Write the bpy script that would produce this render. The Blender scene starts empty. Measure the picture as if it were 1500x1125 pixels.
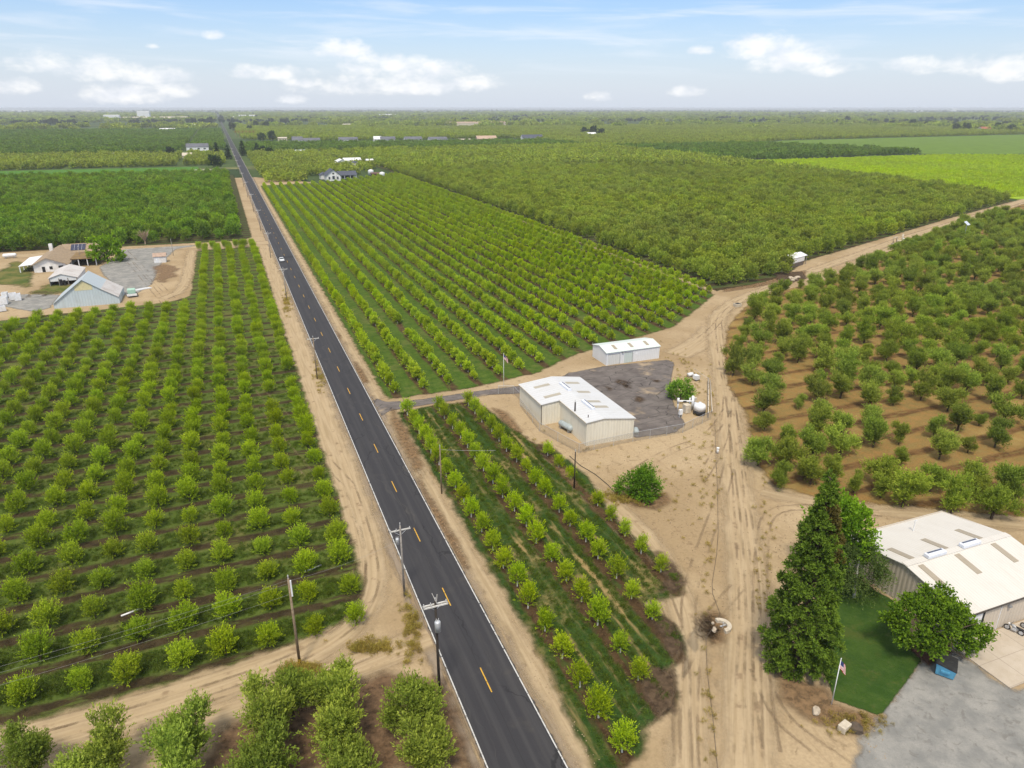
import bpy, bmesh, math, random
import numpy as np
from mathutils import Vector, Matrix
R = math.radians
scene = bpy.context.scene
COL = scene.collection
rnd = random.Random(7)

# ------------------------------------------------------------------ camera, light, exposure
H = 58.0                                   # drone height above the fields
PITCH, YAW, FPX = math.atan((562.5 - 158.0) / 1040.0), math.atan(436.0 / math.hypot(1040.0, 404.5)), 1040.0
cam = bpy.data.cameras.new('camera')
cam.sensor_width, cam.lens = 36.0, 36.0 * FPX / 1500.0
cam.clip_start, cam.clip_end = 0.5, 60000.0
camo = bpy.data.objects.new('camera', cam); COL.objects.link(camo)
camo.location = (0, 0, H); camo.rotation_euler = (math.pi / 2 - PITCH, 0, -YAW)
scene.camera = camo
scene.view_settings.view_transform = 'Standard'; scene.view_settings.look = 'None'
scene.view_settings.exposure = 0.30; scene.view_settings.gamma = 1.0
scene.cycles.max_bounces = 6; scene.cycles.diffuse_bounces = 3; scene.cycles.glossy_bounces = 2
scene.cycles.transmission_bounces = 4; scene.cycles.transparent_max_bounces = 16; scene.cycles.volume_bounces = 0

SUN_ELEV = R(61)
SUN_DIR = Vector((-0.42, -0.80, 0)).normalized() * math.cos(SUN_ELEV) + Vector((0, 0, math.sin(SUN_ELEV)))
sl = bpy.data.lights.new('sun', 'SUN'); sl.energy = 2.9; sl.angle = R(9.0); sl.color = (1.0, 0.91, 0.76)
so = bpy.data.objects.new('sun', sl); COL.objects.link(so)
so.rotation_euler = SUN_DIR.to_track_quat('Z', 'Y').to_euler(); so.location = (40, -40, 90)

_fw = (math.sin(YAW) * math.cos(PITCH), math.cos(YAW) * math.cos(PITCH), -math.sin(PITCH))
_rt = (math.cos(YAW), -math.sin(YAW), 0.0)
_dn = (-math.sin(YAW) * math.sin(PITCH), -math.cos(YAW) * math.sin(PITCH), -math.cos(PITCH))
def ray(px, py):
    return tuple(FPX * a + (px - 750) * b + (py - 562.5) * e for a, b, e in zip(_fw, _rt, _dn))
def G(px, py, z=0.0):
    "survey: the point of the plain (height z) seen at a pixel of the 1500 px photograph"
    d = ray(px, py); t = (z - H) / d[2]
    return (d[0] * t, d[1] * t)
def PX(x, y, z=0.0):
    d = (x, y, z - H); a = sum(p * q for p, q in zip(d, _fw))
    if a < 1: return (-1e6, -1e6)
    return (750 + FPX * sum(p * q for p, q in zip(d, _rt)) / a, 562.5 + FPX * sum(p * q for p, q in zip(d, _dn)) / a)
def seen(x, y, z=2.0, m=60):
    p = PX(x, y, z)
    return -m < p[0] < 1500 + m and p[1] < 1125 + m

# ------------------------------------------------------------------ node helpers
class NT:
    def __init__(s, tree): s.t = tree; s.l = tree.links
    def n(s, typ, **k):
        nd = s.t.nodes.new(typ)
        for a, b in k.items(): setattr(nd, a, b)
        return nd
    def put(s, sock, v):
        if v is None: return
        if hasattr(v, 'is_output'): s.l.new(v, sock)
        else: sock.default_value = v
    def math(s, op, a, b=None, c=None, clamp=False):
        nd = s.n('ShaderNodeMath', operation=op, use_clamp=clamp)
        for i, v in enumerate((a, b, c)): s.put(nd.inputs[i], v)
        return nd.outputs[0]
    def vmath(s, op, a, b=None):
        nd = s.n('ShaderNodeVectorMath', operation=op)
        s.put(nd.inputs[0], a); s.put(nd.inputs[1], b)
        return nd.outputs[0]
    def noise(s, vec, scale, detail=3, rough=0.55, dist=0.0):
        nd = s.n('ShaderNodeTexNoise'); s.put(nd.inputs['Vector'], vec)
        nd.inputs['Scale'].default_value = scale; nd.inputs['Detail'].default_value = detail
        nd.inputs['Roughness'].default_value = rough; nd.inputs['Distortion'].default_value = dist
        return nd.outputs['Fac']
    def ss(s, v, a, b):
        nd = s.n('ShaderNodeMapRange', interpolation_type='SMOOTHSTEP')
        s.put(nd.inputs[0], v); s.put(nd.inputs[1], a); s.put(nd.inputs[2], b)
        return nd.outputs[0]
    def mix(s, f, a, b, mode='MIX'):
        nd = s.n('ShaderNodeMix', data_type='RGBA', blend_type=mode)
        s.put(nd.inputs[0], f)
        for i, v in ((6, a), (7, b)):
            s.put(nd.inputs[i], v if hasattr(v, 'is_output') else (*v[:3], 1.0))
        return nd.outputs[2]
    def pos(s): return s.n('ShaderNodeNewGeometry').outputs['Position']
    def obj(s): return s.n('ShaderNodeTexCoord').outputs['Object']
    def sep(s, v):
        nd = s.n('ShaderNodeSeparateXYZ'); s.put(nd.inputs[0], v); return nd.outputs
    def comb(s, x, y, z):
        nd = s.n('ShaderNodeCombineXYZ')
        for i, v in enumerate((x, y, z)): s.put(nd.inputs[i], v)
        return nd.outputs[0]
    def attr(s, name):
        return s.n('ShaderNodeAttribute', attribute_name=name).outputs['Fac']
    def bump(s, h, strength=0.3, dist=0.1):
        nd = s.n('ShaderNodeBump'); nd.inputs['Strength'].default_value = strength
        nd.inputs['Distance'].default_value = dist; s.put(nd.inputs['Height'], h)
        return nd.outputs[0]
def newmat(name):
    m = bpy.data.materials.new(name); m.use_nodes = True; m.node_tree.nodes.clear()
    return m, NT(m.node_tree)
def finish(t, col, rough=0.85, normal=None, alpha=None, metal=0.0, spec=0.3):
    b = t.n('ShaderNodeBsdfPrincipled')
    t.put(b.inputs['Base Color'], col if hasattr(col, 'is_output') else (*col[:3], 1))
    t.put(b.inputs['Roughness'], rough); t.put(b.inputs['Metallic'], metal); b.inputs['Specular IOR Level'].default_value = spec
    if normal is not None: t.put(b.inputs['Normal'], normal)
    if alpha is not None: t.put(b.inputs['Alpha'], alpha)
    o = t.n('ShaderNodeOutputMaterial'); t.l.new(b.outputs[0], o.inputs['Surface'])
MATS = {}
def plain(name, c, c2=None, scale=3.0, rough=0.7, metal=0.0, bump=0.0, spec=0.3):
    "a coat with blotchy wear between two colours"
    if name in MATS: return MATS[name]
    m, t = newmat(name); p = t.obj()
    f = t.noise(p, scale, 4, 0.6)
    col = t.mix(t.ss(f, 0.35, 0.68), c, c2 or tuple(x * 0.78 for x in c))
    finish(t, col, rough, t.bump(t.noise(p, scale * 6, 3), bump, 0.05) if bump else None, None, metal, spec)
    MATS[name] = m; return m

# ------------------------------------------------------------------ world: sky and clouds
world = bpy.data.worlds.new('World'); scene.world = world; world.use_nodes = True
world.node_tree.nodes.clear(); w = NT(world.node_tree)
sky = w.n('ShaderNodeTexSky', sky_type='NISHITA'); sky.sun_disc = False
sky.sun_elevation = SUN_ELEV; sky.sun_rotation = math.atan2(SUN_DIR.x, SUN_DIR.y)
sky.air_density = 1.0; sky.dust_density = 1.2; sky.ozone_density = 2.0
gen = w.n('ShaderNodeTexCoord').outputs['Generated']
dx, dy, dz = w.sep(gen)
azm = w.math('ARCTAN2', dx, dy); elv = w.math('ARCSINE', dz)
def ae(px, py):
    d = Vector(ray(px, py)).normalized(); return math.atan2(d.x, d.y), math.asin(d.z)
cv = w.comb(w.math('MULTIPLY', azm, 1.0), w.math('MULTIPLY', elv, 1.7), 0.0)
nz = w.noise(cv, 38.0, 8, 0.62, 0.2); nz2 = w.noise(cv, 13.0, 3, 0.5)
puff = w.math('ADD', w.math('MULTIPLY', w.math('SUBTRACT', nz, 0.5), 3.6), w.math('MULTIPLY', w.math('SUBTRACT', nz2, 0.5), 2.4))
CLOUDS = [(60, 95, 62, 17), (150, 104, 75, 17), (225, 112, 62, 13), (22, 127, 34, 13), (180, 141, 62, 14), (262, 133, 34, 11), (400, 108, 62, 11), (450, 122, 36, 9),
          (425, 147, 22, 7), (505, 75, 44, 14), (560, 98, 66, 18), (620, 108, 70, 18), (690, 121, 42, 12), (560, 128, 130, 14), (880, 142, 22, 8),
          (1115, 72, 52, 20), (1160, 92, 60, 22), (1210, 103, 40, 11), (1025, 75, 20, 7), (1350, 98, 52, 14), (1410, 98, 52, 16), (1480, 104, 50, 17),
          (1000, 135, 26, 9), (312, 52, 18, 7), (222, 68, 12, 4), (1640, 100, 90, 20), (-120, 110, 80, 20), (-330, 90, 90, 22), (1850, 80, 90, 22)]
mask = None
for (px, py, rx, ry) in CLOUDS:
    ry *= 1.3; rx *= 1.1; a0, e0 = ae(px, py); ra = abs(ae(px + rx, py)[0] - ae(px - rx, py)[0]) / 2; re = abs(ae(px, py - ry)[1] - ae(px, py + ry)[1]) / 2
    qa = w.math('DIVIDE', w.math('SUBTRACT', azm, a0), ra); qe = w.math('DIVIDE', w.math('SUBTRACT', elv, e0), re)
    qe = w.math('MAXIMUM', qe, w.math('MULTIPLY', qe, -1.5))
    d = w.math('SUBTRACT', 1.0, w.math('ADD', w.math('MULTIPLY', qa, qa), w.math('MULTIPLY', qe, qe)))
    mask = d if mask is None else w.math('MAXIMUM', mask, d)
dens = w.ss(w.math('ADD', mask, puff), -0.35, 1.55)
dens = w.math('MULTIPLY', dens, w.ss(mask, -1.3, 0.1))
cir = w.noise(w.comb(w.math('ADD', w.math('MULTIPLY', azm, 2.2), w.math('MULTIPLY', elv, 5.0)), w.math('MULTIPLY', elv, 22.0), 0.0), 2.4, 5, 0.55, 0.5)
cir = w.math('MULTIPLY', w.ss(cir, 0.44, 0.76), 0.55)
cir = w.math('MULTIPLY', cir, w.ss(elv, 0.02, 0.08))
skyc = w.mix(1.0, sky.outputs[0], (0.85, 0.94, 1.11), 'MULTIPLY')
lift = w.math('MULTIPLY', w.ss(elv, 0.14, -0.01), 0.75)          # pale summer air low over the plain
skyc = w.mix(lift, skyc, (5.25, 5.65, 6.45))
skyc = w.mix(cir, skyc, (6.1, 6.4, 6.9))
shade = w.ss(w.noise(cv, 26.0, 4, 0.5), 0.35, 0.62)
skyc = w.mix(w.math('MULTIPLY', dens, 0.8), skyc, w.mix(shade, (6.2, 6.35, 6.7), (7.2, 7.15, 7.05)))
ambient_fill = w.math('MULTIPLY', w.ss(elv, 0.20, 0.75), 0.66)              # unseen bright upper dome, added above the view to lift the ambient light
skyc = w.mix(ambient_fill, skyc, (7.6, 7.3, 6.7))
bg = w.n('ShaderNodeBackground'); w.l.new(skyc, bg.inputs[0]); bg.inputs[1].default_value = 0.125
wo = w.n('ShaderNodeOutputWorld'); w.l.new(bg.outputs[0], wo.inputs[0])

# ------------------------------------------------------------------ objects and meshes
def tag(o, label=None, cat=None, group=None, kind=None):
    if label: o['label'] = label
    if cat: o['category'] = cat
    if group: o['group'] = group
    if kind: o['kind'] = kind
    return o
def empty(name, loc, rz=0.0, label=None, cat=None, group=None):
    o = bpy.data.objects.new(name, None); COL.objects.link(o)
    o.location = (loc[0], loc[1], loc[2] if len(loc) > 2 else 0.0); o.rotation_euler = (0, 0, rz); o.empty_display_size = 0.5
    return tag(o, label, cat, group)
def copy_tree(o, parent=None):
    c = o.copy(); COL.objects.link(c)
    if parent is not None: c.parent = parent
    for ch in list(o.children): copy_tree(ch, c)
    return c
def site(name, x, y, label, cat, group=None):
    e = empty(name, (x, y), 0, label, cat, group); e['base'] = (x, y, 0.0); return e
class MB:
    "mesh builder: boxes, prisms, tubes and sheets gathered into one mesh"
    def __init__(s): s.v, s.f, s.mi = [], [], []
    def add(s, vs, fs, m=0):
        k = len(s.v); s.v += [tuple(v) for v in vs]; s.f += [tuple(i + k for i in f) for f in fs]; s.mi += [m] * len(fs); return s
    def box(s, x0, x1, y0, y1, z0, z1, m=0, rz=0.0, at=(0, 0)):
        vs = [(x, y, z) for z in (z0, z1) for x, y in ((x0, y0), (x1, y0), (x1, y1), (x0, y1))]
        if rz:
            c, d = math.cos(rz), math.sin(rz); vs = [(at[0] + (x - at[0]) * c - (y - at[1]) * d, at[1] + (x - at[0]) * d + (y - at[1]) * c, z) for x, y, z in vs]
        return s.add(vs, [(3, 2, 1, 0), (4, 5, 6, 7), (0, 1, 5, 4), (1, 2, 6, 5), (2, 3, 7, 6), (3, 0, 4, 7)], m)
    def prism(s, poly, z0, z1, m=0):
        n = len(poly); vs = [(x, y, z0) for x, y in poly] + [(x, y, z1) for x, y in poly]
        return s.add(vs, [tuple(range(n))[::-1], tuple(range(n, 2 * n))] + [(i, (i + 1) % n, n + (i + 1) % n, n + i) for i in range(n)], m)
    def quad(s, a, b, c, d, m=0): return s.add([a, b, c, d], [(0, 1, 2, 3)], m)
    def slab(s, pts, th, m=0):
        "a planar polygon given thickness downward"
        n = len(pts); vs = list(pts) + [(p[0], p[1], p[2] - th) for p in pts]
        return s.add(vs, [tuple(range(n)), tuple(range(2 * n - 1, n - 1, -1))] + [(i, n + i, n + (i + 1) % n, (i + 1) % n) for i in range(n)], m)
    def tube(s, pts, r, n=8, m=0, cap=True):
        pts = [Vector(p) for p in pts]; rs = r if isinstance(r, (list, tuple)) else [r] * len(pts); k = len(s.v); fs = []
        for i, p in enumerate(pts):
            d = (pts[min(i + 1, len(pts) - 1)] - pts[max(i - 1, 0)]).normalized()
            a = d.cross(Vector((0, 0, 1)) if abs(d.z) < 0.9 else Vector((1, 0, 0))).normalized(); b = d.cross(a)
            for j in range(n):
                t = 2 * math.pi * j / n; s.v.append(tuple(p + (a * math.cos(t) + b * math.sin(t)) * rs[i]))
        for i in range(len(pts) - 1):
            for j in range(n): fs.append((k + i * n + j, k + i * n + (j + 1) % n, k + (i + 1) * n + (j + 1) % n, k + (i + 1) * n + j))
        if cap: fs += [tuple(k + j for j in range(n))[::-1], tuple(k + (len(pts) - 1) * n + j for j in range(n))]
        s.f += fs; s.mi += [m] * len(fs); return s
    def lathe(s, prof, at=(0, 0, 0), n=20, m=0):
        k = len(s.v); fs = []
        for r, z in prof:
            for j in range(n):
                t = 2 * math.pi * j / n; s.v.append((at[0] + r * math.cos(t), at[1] + r * math.sin(t), at[2] + z))
        for i in range(len(prof) - 1):
            for j in range(n): fs.append((k + i * n + j, k + i * n + (j + 1) % n, k + (i + 1) * n + (j + 1) % n, k + (i + 1) * n + j))
        fs += [tuple(k + j for j in range(n))[::-1], tuple(k + (len(prof) - 1) * n + j for j in range(n))]
        s.f += fs; s.mi += [m] * len(fs); return s
    def build(s, name, mats, parent=None, smooth=False, bevel=0.0):
        if parent is not None and parent.get('base'):       # shapes drawn in plain coordinates: move them to the thing's own base
            bx, by, bz = parent['base']; s.v = [(a - bx, b - by, c - bz) for a, b, c in s.v]
        me = bpy.data.meshes.new(name); me.from_pydata(s.v, [], s.f)
        for m in (mats if isinstance(mats, (list, tuple)) else [mats]): me.materials.append(m)
        me.polygons.foreach_set('material_index', s.mi)
        if smooth: me.polygons.foreach_set('use_smooth', [True] * len(s.f))
        me.update(); o = bpy.data.objects.new(name, me); COL.objects.link(o)
        if parent is not None: o.parent = parent
        if bevel:
            b = o.modifiers.new('bevel', 'BEVEL'); b.width = bevel; b.segments = 2; b.limit_method = 'ANGLE'
        return o

# ------------------------------------------------------------------ the plain: ground sheets with ragged edges
def sd_poly(X, Y, poly):
    P = np.array(poly, float); n = len(P); best = np.full(X.shape, 1e12); ins = np.zeros(X.shape, bool)
    for i in range(n):
        a, b = P[i], P[(i + 1) % n]; e = b - a; wx, wy = X - a[0], Y - a[1]
        t = np.clip((wx * e[0] + wy * e[1]) / max(e @ e, 1e-9), 0, 1)
        best = np.minimum(best, (wx - t * e[0]) ** 2 + (wy - t * e[1]) ** 2)
        c = ((a[1] <= Y) & (b[1] > Y)) | ((b[1] <= Y) & (a[1] > Y))
        with np.errstate(divide='ignore', invalid='ignore'): xi = a[0] + (Y - a[1]) / (b[1] - a[1]) * e[0]
        ins ^= c & (X < xi)
    d = np.sqrt(best); return np.where(ins, d, -d)
def grid_mesh(name, xs, ys, z, sd, mat, keep, parent=None, extra=None):
    nx, ny = len(xs), len(ys); X, Y = np.meshgrid(xs, ys); co = np.stack([X, Y, np.full(X.shape, z)], -1).reshape(-1, 3)
    i = np.arange(nx * ny).reshape(ny, nx); q = np.stack([i[:-1, :-1], i[:-1, 1:], i[1:, 1:], i[1:, :-1]], -1).reshape(-1, 4)
    s = sd.reshape(-1); q = q[(s[q] > keep).any(1)]
    used, inv = np.unique(q, return_inverse=True); q = inv.reshape(-1, 4); co = co[used]
    me = np_mesh(name, co, q, {'sd': s[used], **({k: v.reshape(-1)[used] for k, v in (extra or {}).items()})})
    me.materials.append(mat); o = bpy.data.objects.new(name, me); COL.objects.link(o)
    if parent is not None: o.parent = parent
    return o
def np_mesh(name, co, quads, attrs=None):
    me = bpy.data.meshes.new(name); nv, nf = len(co), len(quads)
    me.vertices.add(nv); me.vertices.foreach_set('co', np.asarray(co, np.float32).ravel())
    me.loops.add(nf * 4); me.loops.foreach_set('vertex_index', np.asarray(quads, np.int32).ravel())
    me.polygons.add(nf); me.polygons.foreach_set('loop_start', np.arange(nf, dtype=np.int32) * 4)
    for k, v in (attrs or {}).items():
        a = me.attributes.new(k, 'FLOAT', 'POINT'); a.data.foreach_set('value', np.asarray(v, np.float32))
    me.update(calc_edges=True); return me
def sheet(name, poly, z, mat, res=1.5, pad=3.0, kind='structure', label=None, cat=None, parent=None):
    x = [p[0] for p in poly]; y = [p[1] for p in poly]
    xs = np.arange(min(x) - pad, max(x) + pad + res, res); ys = np.arange(min(y) - pad, max(y) + pad + res, res)
    X, Y = np.meshgrid(xs, ys); sd = sd_poly(X, Y, poly)
    o = grid_mesh(name, xs, ys, z, sd, mat, -pad, parent)
    return tag(o, label, cat, None, kind)
def ribbon(name, path, z, mat, half, step=2.0, parent=None, kind='structure'):
    "a strip along a path with 'u' = metres from its centre line, 'v' = metres along it, 'sd' = metres in from its edge"
    P = [Vector((p[0], p[1])) for p in path]
    for _ in range(2):
        Q = [P[0]]
        for a, b in zip(P, P[1:]): Q += [a * 0.75 + b * 0.25, a * 0.25 + b * 0.75]
        P = Q + [P[-1]]
    S = [P[0]]; acc = 0
    for a, b in zip(P, P[1:]):
        n = max(1, int((b - a).length / step)); S += [a.lerp(b, (k + 1) / n) for k in range(n)]
    us = np.linspace(-half - 1.5, half + 1.5, 11); co, sd, uu, vv = [], [], [], []; L = 0
    for i, p in enumerate(S):
        d = (S[min(i + 1, len(S) - 1)] - S[max(i - 1, 0)]).normalized(); nrm = Vector((d.y, -d.x))
        if i: L += (p - S[i - 1]).length
        for u in us: co.append((p.x + nrm.x * u, p.y + nrm.y * u, z)); sd.append(half - abs(u)); uu.append(u); vv.append(L)
    k = len(us); q = [(i * k + j, i * k + j + 1, (i + 1) * k + j + 1, (i + 1) * k + j) for i in range(len(S) - 1) for j in range(k - 1)]
    me = np_mesh(name, co, q, {'sd': sd, 'u': uu, 'v': vv}); me.materials.append(mat)
    o = bpy.data.objects.new(name, me); COL.objects.link(o)
    if parent is not None: o.parent = parent
    return tag(o, None, None, None, kind)
def ragged(t, p, amp=1.6, scale=0.45, soft=0.5, off=0.0):
    s = t.math('ADD', t.attr('sd'), t.math('MULTIPLY', t.math('SUBTRACT', t.noise(p, scale, 4, 0.6), 0.5), amp * 2))
    return t.ss(s, off - soft, off + soft)

def dirt_colour(t, p, dry=(0.33, 0.242, 0.138), pale=(0.425, 0.325, 0.20), damp=(0.155, 0.108, 0.060)):
    a = t.noise(p, 0.045, 5, 0.6); b = t.noise(p, 0.5, 5, 0.65, 0.6); c = t.noise(p, 3.0, 4, 0.7)
    col = t.mix(t.ss(a, 0.38, 0.62), dry, pale)
    col = t.mix(t.math('MULTIPLY', t.ss(b, 0.56, 0.72), 0.6), col, damp)
    return t.mix(t.math('MULTIPLY', t.ss(c, 0.3, 0.75), 0.34), col, damp), c
m_dirt, t = newmat('bare_dirt'); p = t.pos()
col, c = dirt_colour(t, p)
scr = t.noise(t.vmath('MULTIPLY', p, (1.6, 0.12, 1)), 1.0, 4, 0.6, 0.8)           # old wheel scuffs running with the lanes
col = t.mix(t.math('MULTIPLY', t.ss(scr, 0.55, 0.75), 0.40), col, (0.25, 0.17, 0.095))
mot = t.noise(t.vmath('ADD', p, (31.0, 7.0, 0)), 0.9, 6, 0.72, 1.2)
col = t.mix(t.math('MULTIPLY', t.ss(mot, 0.56, 0.68), t.math('MULTIPLY', t.ss(t.noise(p, 0.06, 3), 0.45, 0.6), 0.6)), col, (0.155, 0.10, 0.06))
finish(t, col, 0.95, t.bump(c, 0.35, 0.06), None, 0, 0.1)

# far plain: a patchwork of fields and groves running to the horizon
m_plain, t = newmat('far_fields'); p = t.pos(); x, y, z_ = t.sep(p)
br = t.n('ShaderNodeTexBrick'); t.put(br.inputs['Vector'], t.vmath('MULTIPLY', p, (1 / 820.0, 1 / 400.0, 1)))
br.inputs['Color1'].default_value = (0.055, 0.085, 0.028, 1); br.inputs['Color2'].default_value = (0.10, 0.14, 0.045, 1); br.inputs['Mortar'].default_value = (0.03, 0.05, 0.02, 1)
br.inputs['Scale'].default_value = 1.0; br.inputs['Mortar Size'].default_value = 0.02; br.inputs['Brick Width'].default_value = 1.0; br.inputs['Row Height'].default_value = 1.0; br.inputs['Bias'].default_value = -0.1
n1 = t.noise(t.vmath('MULTIPLY', p, (0.0011, 0.0022, 1)), 1.0, 4, 0.6); n2 = t.noise(p, 0.05, 5, 0.7)
col = t.mix(t.ss(n1, 0.62, 0.70), br.outputs['Color'], (0.33, 0.28, 0.14))
col = t.mix(t.math('MULTIPLY', t.ss(n2, 0.35, 0.6), 0.6), col, (0.04, 0.065, 0.022))
finish(t, col, 0.95, t.bump(n2, 0.8, 3.0), None, 0, 0.05)

def field_mat(name, axis, origin, period, grass, grass2, soil, dry, wide=0.24, dryness=0.45, wheel=0.0, edge_amp=1.3):
    "mown grass alleys and bare soil strips under the tree rows"
    m, t = newmat(name); p = t.pos(); x, y, z_ = t.sep(p)
    a = x if axis == 'x' else y
    sv = t.vmath('MULTIPLY', p, (1.0, 0.28, 1) if axis == 'x' else (0.28, 1.0, 1))
    wob = t.math('MULTIPLY', t.math('SUBTRACT', t.noise(sv, 0.6, 4, 0.65), 0.5), 0.34)
    ph = t.math('ADD', t.math('DIVIDE', t.math('SUBTRACT', a, origin), period), wob)
    d = t.math('ABSOLUTE', t.math('SUBTRACT', t.math('FRACT', t.math('ADD', ph, 0.5)), 0.5))    # 0 on the row, 0.5 mid-alley
    big = t.noise(p, 0.07, 4, 0.6); med = t.noise(p, 0.55, 5, 0.7); fine = t.noise(p, 3.2, 4, 0.75)
    g = t.mix(t.ss(med, 0.3, 0.7), grass, grass2)
    g = t.mix(t.math('MULTIPLY', t.ss(fine, 0.42, 0.75), 0.55), g, tuple(c * 0.45 for c in grass))
    g = t.mix(t.math('MULTIPLY', t.ss(t.math('ADD', big, t.math('MULTIPLY', med, 0.5)), 0.74, 0.98), dryness), g, dry)
    if wheel:
        wn = t.noise(t.vmath('MULTIPLY', p, (0.4, 0.06, 1) if axis == 'x' else (0.06, 0.4, 1)), 1.0, 4, 0.6)
        dd = t.math('ABSOLUTE', t.math('SUBTRACT', d, 0.37)); g = t.mix(t.math('MULTIPLY', t.math('MULTIPLY', t.ss(dd, 0.10, 0.02), t.ss(wn, 0.48, 0.66)), wheel), g, dry)
    s = t.mix(t.ss(med, 0.35, 0.66), soil, tuple(c * 0.5 for c in soil))
    s = t.mix(t.math('MULTIPLY', t.ss(fine, 0.55, 0.75), 0.5), s, dry)
    s = t.mix(t.math('MULTIPLY', t.ss(t.noise(sv, 0.9, 3, 0.6), 0.52, 0.66), 0.7), s, grass2)
    col = t.mix(t.ss(d, wide + 0.05, wide - 0.07), g, s)
    finish(t, col, 0.95, t.bump(t.math('ADD', fine, med), 0.8, 0.25), ragged(t, p, edge_amp, 0.35, 0.7), 0, 0.08)
    return m
DRY = (0.42, 0.285, 0.13)
m_left = field_mat('left_field', 'y', 70.2, 6.35, (0.066, 0.105, 0.017), (0.108, 0.145, 0.028), (0.066, 0.048, 0.024), (0.16, 0.14, 0.05), 0.15, 0.6)
m_small = field_mat('small_block', 'x', 28.4, 6.27, (0.026, 0.060, 0.011), (0.050, 0.088, 0.017), (0.095, 0.058, 0.028), DRY, 0.16, 0.5, 0.75)
m_mid = field_mat('row_field', 'x', 28.5, 6.27, (0.046, 0.092, 0.012), (0.092, 0.145, 0.020), (0.10, 0.065, 0.032), (0.15, 0.14, 0.05), 0.17, 0.5, 0.0)
m_rust = field_mat('dry_orchard_floor', 'y', 60.0, 6.9, (0.30, 0.175, 0.06), (0.21, 0.16, 0.055), (0.18, 0.10, 0.04), (0.36, 0.25, 0.09), 0.14, 0.7)
m_under = field_mat('orchard_floor', 'y', 60.0, 6.5, (0.055, 0.085, 0.025), (0.075, 0.085, 0.03), (0.07, 0.05, 0.025), (0.2, 0.15, 0.06), 0.25, 0.3)

def big_sheet(name, poly, z, mat): return sheet(name, poly, z, mat, res=8.0, pad=8.0)
ground = MB().quad((-24000, -600, -0.35), (24000, -600, -0.35), (24000, 26000, -0.35), (-24000, 26000, -0.35)).build('ground', m_plain); tag(ground, kind='structure')
def opaque(name, poly, z, mat): return tag(MB().add([(x, y, z) for x, y in poly], [tuple(range(len(poly)))]).build(name, mat), kind='structure')
opaque('bare_ground', [(-330, -60), (330, -60), (560, 330), (260, 330), (26, 700), (-10, 700), (-330, 640)], -0.06, m_dirt)

# fields
LEFT_POLY = [(-260, 69.0), (-19, 69.1), (-9, 69.9), (1, 71.0), (8, 73), (10, 78), (9.8, 338.5), (-15, 338.5), (-15.5, 252), (-22, 246), (-36, 244.5), (-45, 243), (-56, 243), (-70, 240), (-260, 240)]
SMALL_POLY = [(26.6, 132.4), (35.5, 133.5), (43.5, 132.5), (45, 122), (47.0, 109), (49.5, 107), (50.2, 93)] + [G(*q) for q in [(905, 765), (965, 818), (996, 845), (1002, 860), (992, 872), (965, 880), (948, 884), (985, 915), (1002, 943), (1000, 966), (980, 980), (958, 982), (985, 1008), (988, 1034), (972, 1050), (950, 1056), (938, 1062), (946, 1085), (938, 1112), (912, 1124), (872, 1132)]] + [(26.6, 60)]
MID_POLY = [(26.4, 140.2), (45, 140), (62, 143.5), (76, 152), (98, 159), (113, 164), (130, 177), (148, 192), (150, 640), (26.4, 620)]
sheet('grass_field', LEFT_POLY, 0.02, m_left, 2.5)
sheet('grass_field', SMALL_POLY, 0.02, m_small, 1.2)
sheet('grass_field', MID_POLY, 0.02, m_mid, 3.0)
RIGHT_POLY = [(77.5, 80.5), (81, 89), (92.5, 106), (99.5, 121), (112.5, 139.5), (128, 158.5), (146, 174), (165, 186), (190, 191), (262, 226), (480, 318), (700, 400), (700, -40), (200, -40), (120, 46), (106, 59), (92, 68), (82, 74)]
sheet('orchard_floor', RIGHT_POLY, 0.02, m_rust, 5.0, 5.0)
DENSE_POLY = [(151, 195), (160, 197), (172, 199), (190, 206), (215, 224), (256, 240), (382, 291), (490, 331), (512, 380), (524, 460), (528, 720), (250, 1040), (152, 1040)]
big_sheet('orchard_floor', DENSE_POLY, 0.02, m_under)
FARLEFT_POLY = [(-420, 366), (-94, 365), (-15, 359), (8.5, 358.5), (8.5, 735), (-420, 735)]
big_sheet('orchard_floor', FARLEFT_POLY, 0.02, m_under)
m_crop, t = newmat('green_crop'); p = t.pos()
col = t.mix(t.ss(t.noise(p, 0.2, 5, 0.7), 0.3, 0.7), (0.09, 0.20, 0.03), (0.06, 0.15, 0.025)); finish(t, col, 0.95, t.bump(t.noise(p, 0.6, 4), 1.0, 0.6), None, 0, 0.05)
opaque('crop_field', [(-600, 775), (-22, 762), (-24, 850), (-600, 880)], 0.03, m_crop)
m_vine, t = newmat('yellow_green_crop'); p = t.pos(); x, y, z_ = t.sep(p)
col = t.mix(t.ss(t.noise(t.vmath('MULTIPLY', p, (0.02, 0.12, 1)), 1.0, 4, 0.6), 0.35, 0.65), (0.30, 0.40, 0.025), (0.20, 0.31, 0.02)); finish(t, col, 0.95, t.bump(t.noise(p, 0.5, 4), 1.0, 0.6), None, 0, 0.05)
opaque('crop_field', [(500, 336), (900, 330), (1500, 520), (1500, 640), (985, 660), (880, 706), (531, 708), (527, 460), (514, 380)], 0.03, m_vine)
m_pale, t = newmat('pale_crop'); p = t.pos()
col = t.mix(t.ss(t.noise(p, 0.05, 5, 0.7), 0.35, 0.7), (0.125, 0.20, 0.028), (0.095, 0.155, 0.022)); finish(t, col, 0.95, None, None, 0, 0.05)
opaque('crop_field', [(890, 730), (990, 690), (1700, 690), (2600, 1150), (1700, 1200), (1000, 1140), (830, 1030)], 0.03, m_pale)
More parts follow.
